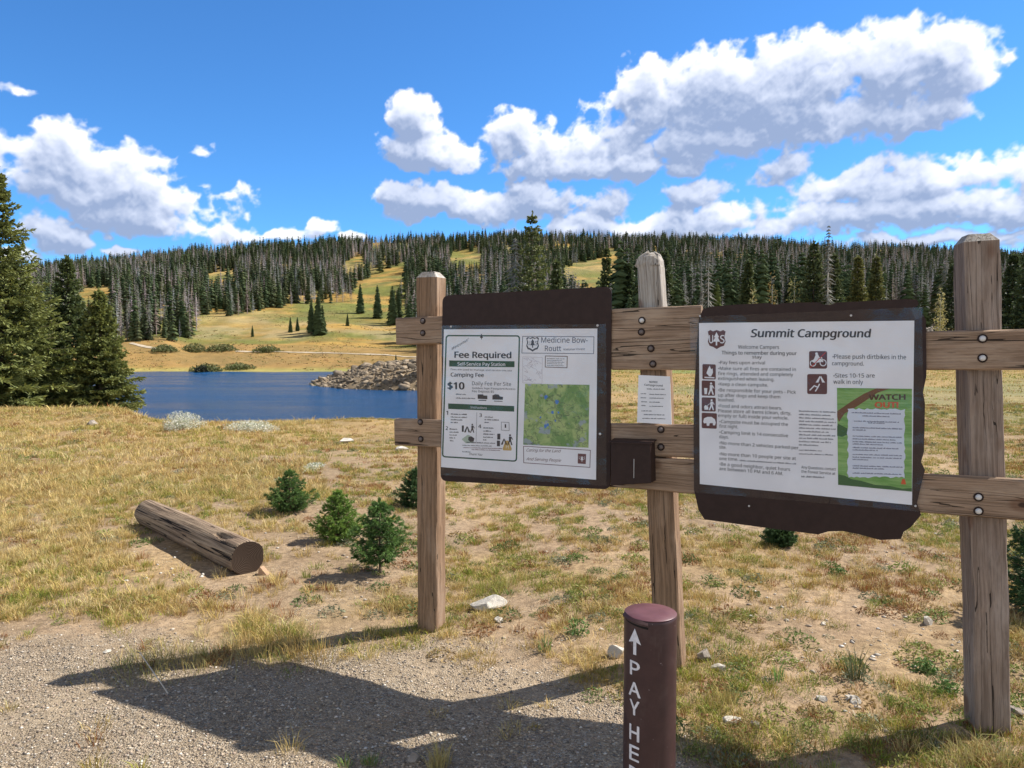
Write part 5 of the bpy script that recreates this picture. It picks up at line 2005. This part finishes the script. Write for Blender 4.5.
def cover(p, row, x, y):
    g_ = gravel_amt(p, row); d_ = dirt_amt(p, row)
    patch = fbm(x / .24, y / .24, 900, 3)
    patch2 = fbm(x / 1.8, y / 1.8, 920, 3)
    leftg = (1 - sstep(230, 330, p)) * (1 - sstep(585, 640, row))
    right = sstep(440, 560, p)
    base_ = sstep(.415, .50, patch * .7 + patch2 * .3)
    c = base_ * .95 + .03
    c = np.maximum(c, leftg * (.28 + .7 * sstep(.36, .5, patch)))
    c = c * (1 - .72 * np.clip(d_ * 1.5, 0, 1)) * (1 - .985 * g_)
    # log's own footprint
    c = np.where((np.abs(p - 195) < 62) & (np.abs(row - (513 + (p - 146) * .5) - 22) < 26), c * .12, c)
    return np.clip(c, 0, 1)


def pal_pick(p, row, x, y, r):
    n = len(x)
    hue = fbm(x / .9, y / .9, 940, 3)
    lf = 1 - sstep(240, 420, p)
    w = np.zeros((n, 7))
    w[:, 0] = .6 + 1.6 * lf; w[:, 1] = .7 + .8 * lf; w[:, 2] = .9; w[:, 3] = .8 * (1 - .7 * lf) + .35; w[:, 4] = .30 * (1 - .7 * lf)
    w[:, 5] = .55; w[:, 6] = .25 + .9 * lf
    w[:, 2:5] *= (sstep(.42, .6, hue)[:, None] * 2.2 + .15)
    w[:, 5] *= sstep(.45, .6, fbm(x / .8, y / .8, 955, 3)) * 3.5
    w /= w.sum(1, keepdims=True)
    cw = w.cumsum(1); u = r.random(n)[:, None]
    k = (u > cw).sum(1).clip(0, 6)
    return PAL[k] * 1.0, k


def scatter(nc, Dmin, Dmax, power, n_per, rad, hgt, wid, seed, pr=(-60, 1090), exclude=None, lean=(.3, .9), hfac=None):
    r = np.random.default_rng(seed)
    u = r.random(nc)
    e = power + 1
    D = (Dmin ** e + u * (Dmax ** e - Dmin ** e)) ** (1 / e)
    p = r.uniform(pr[0], pr[1], nc)
    x = (p - 512) / F * D
    z = terrain(x, D)
    pp, row = to_px(x, D, z)
    cv_ = cover(pp, row, x, D) if Dmax < 20 else np.clip(.35 + .8 * fbm(x / 2.2, D / 2.2, 905, 3), 0, 1) * (1 - .5 * dirt_amt(pp, row)) * (1 - gravel_amt(pp, row))
    ok_ = (r.random(nc) < cv_) & (z > WATER_Z + .15)
    x, D, z, pp, row = x[ok_], D[ok_], z[ok_], pp[ok_], row[ok_]
    n = len(x)
    cols, k = pal_pick(pp, row, x, D, r)
    hh = hgt * r.uniform(.5, 1.35, n)
    hh = hh * np.where(pp < 330, 1.25, .85) * np.where((k == 0) | (k == 6), 1.2, np.where(k == 4, .7, .9))
    V, Fc, C = blades(x, D, z, n_per, rad * r.uniform(.6, 1.5, n), hh, np.full(n, wid) * (1 + .04 * D), cols, r.uniform(lean[0], lean[1], n), seed + 1)
    return V, Fc, C


parts = [scatter(22000, 2.3, 9.5, 0.1, 44, .046, .062, .0024, 11, lean=(.45, 1.3)),
         scatter(30000, 7.5, 19.5, 0.4, 20, .075, .075, .0042, 12, lean=(.45, 1.3)),
         scatter(24000, 17, 75, .6, 7, .20, .13, .011, 13, lean=(.4, 1.2)),
         scatter(9000, 2.3, 9.5, 0.6, 30, .050, .062, .0028, 21, pr=(-900, -60), lean=(.45, 1.3)),
         scatter(9000, 7.5, 19.5, 0.6, 14, .085, .075, .0045, 22, pr=(-700, -60), lean=(.45, 1.3)),
         scatter(6000, 2.3, 9.5, 0.6, 30, .050, .062, .0028, 23, pr=(1090, 1700), lean=(.45, 1.3)),
         scatter(8000, 7.5, 19.5, 0.6, 14, .085, .075, .0045, 24, pr=(1090, 1500), lean=(.45, 1.3))]
base = 0
Vs, Fs, Cs = [], [], []
for (v, f, c) in parts:
    print('blades', len(v) // 5)
    Vs.append(v); Fs.append(f + base); Cs.append(c); base += len(v)
v, f, c = quads_mesh(Vs, Fs, Cs)
obj('grass', mk_mesh('grass', v, f, [m_grass], c), label='dry golden and green meadow grass growing in patches on the soil', cat='grass', kind='stuff')


# low mounds of forbs between the grass
r = np.random.default_rng(88)
nf = 5200
D_ = 2.4 + 17 * r.random(nf) ** 1.25; p_ = r.uniform(-120, 1150, nf)
X_ = (p_ - 512) / F * D_
pp_, rw_ = to_px(X_, D_, terrain(X_, D_))
kp = (r.random(nf) < (.30 + .5 * sstep(300, 560, p_)) * (1 - gravel_amt(pp_, rw_)) * (1 - .55 * dirt_amt(pp_, rw_))) & (fbm(X_ / .9, D_ / .9, 961, 3) > .42)
X_, D_ = X_[kp], D_[kp]
n = len(X_); m_ = 110
R_ = np.repeat(r.uniform(.025, .085, n) * (1 + .03 * D_), m_)
a_r = r.uniform(0, 6.28, n * m_); q_ = r.random(n * m_) ** .55
ox, oy = np.cos(a_r) * q_ * R_, np.sin(a_r) * q_ * R_
cxx, cyy = np.repeat(X_, m_) + ox, np.repeat(D_, m_) + oy
czz = terrain(cxx, cyy) + (1 - q_ ** 2) * R_ * .62 * r.random(n * m_) + .002
cc_ = np.stack([cxx, cyy, czz], 1)
t1 = r.normal(size=(n * m_, 3)); t1[:, 2] = np.abs(t1[:, 2]) * .8; t1 /= np.linalg.norm(t1, axis=1)[:, None]; t2 = np.cross(t1, r.normal(size=(n * m_, 3))); t2 /= np.linalg.norm(t2, axis=1)[:, None]
s_ = (R_ * r.uniform(.07, .16, n * m_))[:, None]
V = np.stack([cc_ - t1 * s_, cc_ - t2 * s_ * .38, cc_ + t1 * s_ * 1.3, cc_ + t2 * s_ * .38], 1).reshape(-1, 3)
pal = np.array([(.14, .19, .05), (.21, .25, .06), (.28, .28, .08), (.27, .14, .06), (.32, .22, .09), (.22, .23, .14), (.11, .15, .05)])
C = np.repeat(np.repeat(pal[r.integers(7, size=n)], m_, 0) * r.uniform(.7, 1.3, (n * m_, 1)), 4, 0)
obj('ground_cover', mk_mesh('ground_cover', V, np.arange(len(V)).reshape(-1, 4), [m_leaf], C), label='low green and rusty ground plants between the grass tufts', cat='ground cover', kind='stuff')


# single plants and clumps one can point to
def clump(name, px, py, n, rad, h, wid, col, lean, label, cat='grass clump', seed=0, tuf=1):
    x, y = ground_at(px, py, 0.02); z = gz(x, y); x, y = ground_at(px, py, z)
    r = np.random.default_rng(1000 + seed)
    tx_ = x + r.normal(0, rad * .5, tuf) * (tuf > 1); ty_ = y + r.normal(0, rad * .35, tuf) * (tuf > 1)
    V, Fc, C = blades(tx_, ty_, terrain(tx_, ty_), n, np.full(tuf, rad * (.55 if tuf > 1 else 1)), np.full(tuf, h), np.full(tuf, wid), np.tile(np.array(col), (tuf, 1)), np.full(tuf, lean), seed + 50)
    obj(name, mk_mesh(name, V - np.array([x, y, z]), Fc, [m_grass], C), loc=(x, y, z), label=label, cat=cat)


clump('grass_clump', 158, 668, 60, .30, .10, .0026, (.33, .29, .11), .8, 'low dry grass clump at the shadow tip on the gravel', seed=1, tuf=13)
clump('grass_clump', 205, 655, 45, .22, .10, .0026, (.48, .36, .15), .7, 'straw grass clump right of the low clump at the shadow tip', seed=2, tuf=9)
clump('grass_clump', 297, 652, 60, .20, .12, .0026, (.50, .36, .13), .6, 'golden grass clump at the gravel edge above the board shadow', seed=3, tuf=10)
clump('grass_clump', 250, 632, 45, .22, .10, .0026, (.36, .33, .10), .6, 'yellow-green grass clump left of the golden one at the gravel edge', seed=4, tuf=8)
clump('grass_clump', 443, 768, 60, .06, .13, .0022, (.48, .38, .14), .5, 'tall straw grass clump cut by the bottom edge of the photo', seed=5, tuf=3)
clump('grass_clump', 361, 768, 50, .06, .06, .0022, (.17, .25, .06), .6, 'short green grass clump at the bottom edge left of the tall straw one', seed=6, tuf=3)
clump('grass_clump', 740, 750, 55, .20, .08, .0022, (.24, .23, .09), .7, 'grass clump in the shadow right of the pay pipe', seed=7, tuf=12)
clump('grass_clump', 820, 735, 55, .12, .09, .0022, (.30, .30, .08), .6, 'yellow-green grass clump just beyond the shadow between the pay pipe and right post', seed=8, tuf=6)
clump('grass_clump', 716, 705, 55, .12, .09, .0022, (.48, .40, .14), .6, 'straw-yellow grass clump right of the pay pipe near the middle post base', seed=9, tuf=6)
clump('weed', 855, 680, 46, .035, .19, .0045, (.13, .15, .07), .35, 'tall grey-green weed with upright stems on bare soil between the posts', 'weed', seed=10)
clump('weed', 776, 680, 26, .03, .12, .005, (.15, .26, .07), .35, 'small upright green weed right of the middle post', 'weed', seed=11)
clump('weed', 545, 650, 26, .03, .13, .007, (.12, .22, .06), .5, 'leafy green weed on the gravel edge left of the pay pipe', 'weed', seed=12)
clump('grass_clump', 960, 756, 55, .16, .12, .0024, (.40, .34, .13), .7, 'long dry grass clump near the bottom right corner', seed=13, tuf=8)
clump('grass_clump', 405, 610, 55, .16, .10, .0024, (.42, .33, .12), .6, 'grass clump against the left side of the left post', seed=14, tuf=8)
clump('grass_clump', 505, 585, 55, .16, .10, .0026, (.36, .36, .10), .6, 'green-gold grass clump behind the largest flat rock', seed=15, tuf=8)
for i, (px, py, wpx, hpx, lab) in enumerate([
    (577, 634, 19, 20, 'low broad-leaved green weed left of the pay pipe'),
    (925, 672, 18, 14, 'low bright green leafy weed left of the right post, upper one'),
    (948, 692, 22, 14, 'low bright green leafy weed left of the right post, lower one'),
    (1000, 715, 12, 10, 'tiny green weed just right of the right post base'),
    (838, 575, 14, 10, 'small green weed on pale soil below the right board')]):
    x, y = ground_at(px, py, 0.02); z = gz(x, y); x, y = ground_at(px, py, z)
    k = y / F
    v, f, c = leaf_blob(260, wpx * k * .8, wpx * k * .6, hpx * k, .009, [(.09, .17, .045), (.13, .22, .06), (.18, .24, .07)], 70 + i)
    obj('leafy_weed', mk_mesh('leafy_weed', v, f, [m_leaf], c), loc=(x, y, z - .003), label=lab, cat='weed')
# pale flowering scrub on the crest
for i, (px, row, wpx, hpx, lab) in enumerate([(182, 428, 21, 17, 'rounded whitish flowering shrub on the crest by the lake'), (250, 431, 31, 12, 'long low whitish flowering shrub right of the rounded one'), (312, 468, 11, 6, 'small grey-white shrub among the grass behind the seedlings')]):
    Ds = np.linspace(5, 22, 600); xs = (px - 512) / F * Ds
    rows = to_px(xs, Ds, terrain(xs, Ds))[1]
    D = float(Ds[np.argmax(rows <= row)]) if (rows <= row).any() else 17.0
    x = (px - 512) / F * D
    k = D / F
    v, f, c = leaf_blob(5200, wpx * k, .40, hpx * k * 1.1, .013, [(.74, .72, .62), (.78, .76, .68), (.50, .51, .38), (.66, .65, .50), (.30, .33, .18)], 90 + i)
    obj('white_shrub', mk_mesh('white_shrub', v, f, [m_leaf], c), loc=(x, D, gz(x, D) - .03), label=lab, cat='shrub')

# dry stalk lying in the shadow
x, y = ground_at(140, 668, 0.02); x2, y2 = ground_at(168, 693, 0.02)
mb = MB(); mb.tube((x, y, gz(x, y) + .09), (x2, y2, gz(x2, y2) + .012), .0022, .003, 5)
wpart('dry_stalk', mb.v, mb.f, simple('straw', (.55, .47, .36), .8), label='pale dry stalk leaning across the shadow tip at the lower left', cat='stalk')


# ================================================================== LOOSE GRAVEL
def stones(n, sampler, smin, smax, seed, cols):
    r = np.random.default_rng(seed)
    x, y = sampler(r, n)
    z = terrain(x, y)
    n = len(x)
    s = smin + (smax - smin) * r.random(n) ** 3
    O = np.array([(1, 0, 0), (0, 1, 0), (-1, 0, 0), (0, -1, 0), (.15, .1, 1), (0, 0, -1), (.75, .75, .2), (-.75, .7, .15), (-.7, -.75, .2), (.72, -.7, .1)], float)
    Ff = np.array([(4, 0, 6), (4, 6, 1), (4, 1, 7), (4, 7, 2), (4, 2, 8), (4, 8, 3), (4, 3, 9), (4, 9, 0), (5, 6, 0), (5, 1, 6), (5, 7, 1), (5, 2, 7), (5, 8, 2), (5, 3, 8), (5, 9, 3), (5, 0, 9)])
    jit = r.uniform(.7, 1.3, (n, 10, 3))
    v = O[None] * jit * np.stack([s, s * r.uniform(.6, 1, n), s * r.uniform(.35, .75, n)], 1)[:, None, :]
    a = r.uniform(0, 6.28, n)[:, None]
    v = np.stack([v[..., 0] * np.cos(a) - v[..., 1] * np.sin(a), v[..., 0] * np.sin(a) + v[..., 1] * np.cos(a), v[..., 2]], -1)
    v = v + np.stack([x, y, z + s * .15], 1)[:, None, :]
    f = (Ff[None] + (np.arange(n) * 10)[:, None, None]).reshape(-1, 3)
    c = np.array(cols)[r.integers(len(cols), size=n)] * r.uniform(.75, 1.25, (n, 1))
    return v.reshape(-1, 3), f, np.repeat(c, 10, 0)


GCOL = [(.30, .24, .175), (.17, .145, .12), (.37, .295, .21), (.16, .14, .12), (.46, .38, .28), (.33, .25, .19), (.36, .29, .21), (.44, .35, .26), (.28, .22, .17), (.56, .50, .42)]


def samp_gravel(r, n):
    D = r.uniform(1.7, 5.2, n) ; p = r.uniform(-60, 760, n)
    x = (p - 512) / F * D
    pp, row = to_px(x, D, terrain(x, D))
    k = r.random(n) < gravel_amt(pp, row)
    return x[k], D[k]


def samp_soil(r, n):
    D = 2.2 + 10 * r.random(n) ** 1.3; p = r.uniform(-40, 1080, n)
    x = (p - 512) / F * D
    pp, row = to_px(x, D, terrain(x, D))
    k = (r.random(n) < (.15 + .8 * dirt_amt(pp, row)) * sstep(.42, .6, fbm(x / .5, D / .5, 990, 3))) & (gravel_amt(pp, row) < .5)
    return x[k], D[k]


A1 = stones(70000, samp_gravel, .0018, .0085, 5, GCOL)
A2 = stones(12000, samp_soil, .0025, .017, 6, [(.40, .34, .27), (.52, .47, .40), (.30, .24, .18), (.60, .56, .50)])
v = np.concatenate([A1[0], A2[0]]); f = np.concatenate([A1[1], A2[1] + len(A1[0])]); c = np.concatenate([A1[2], A2[2]])
print('stones', len(v) // 10)
obj('gravel', mk_mesh('gravel', v, f, [attr_mat('gravel_stone', .9, .2)], c), label='loose tan and grey gravel spread over the pull-in and bare soil', cat='gravel', kind='stuff')
# bits of litter / dead stems on the soil
r = np.random.default_rng(77)
xs, ys = samp_soil(r, 5000)
mbv, mbf = [], []
N = len(xs); a = r.uniform(0, 6.28, N); L = r.uniform(.01, .05, N)
z0 = terrain(xs, ys) + .004
ex, ey = xs + np.cos(a) * L, ys + np.sin(a) * L
z1 = terrain(ex, ey) + r.uniform(.003, .016, N)
w = .0014
nx_, ny_ = -np.sin(a) * w, np.cos(a) * w
V = np.stack([np.stack([xs - nx_, ys - ny_, z0], -1), np.stack([xs + nx_, ys + ny_, z0], -1), np.stack([ex + nx_, ey + ny_, z1], -1), np.stack([ex - nx_, ey - ny_, z1], -1)], 1).reshape(-1, 3)
cc = np.repeat(np.array([(.45, .36, .22), (.25, .17, .10), (.55, .48, .36)])[r.integers(3, size=N)], 4, 0)
obj('plant_litter', mk_mesh('plant_litter', V, np.arange(N * 4).reshape(N, 4), [m_grass], cc), label='dead stems and straw litter strewn on the bare soil', cat='litter', kind='stuff')
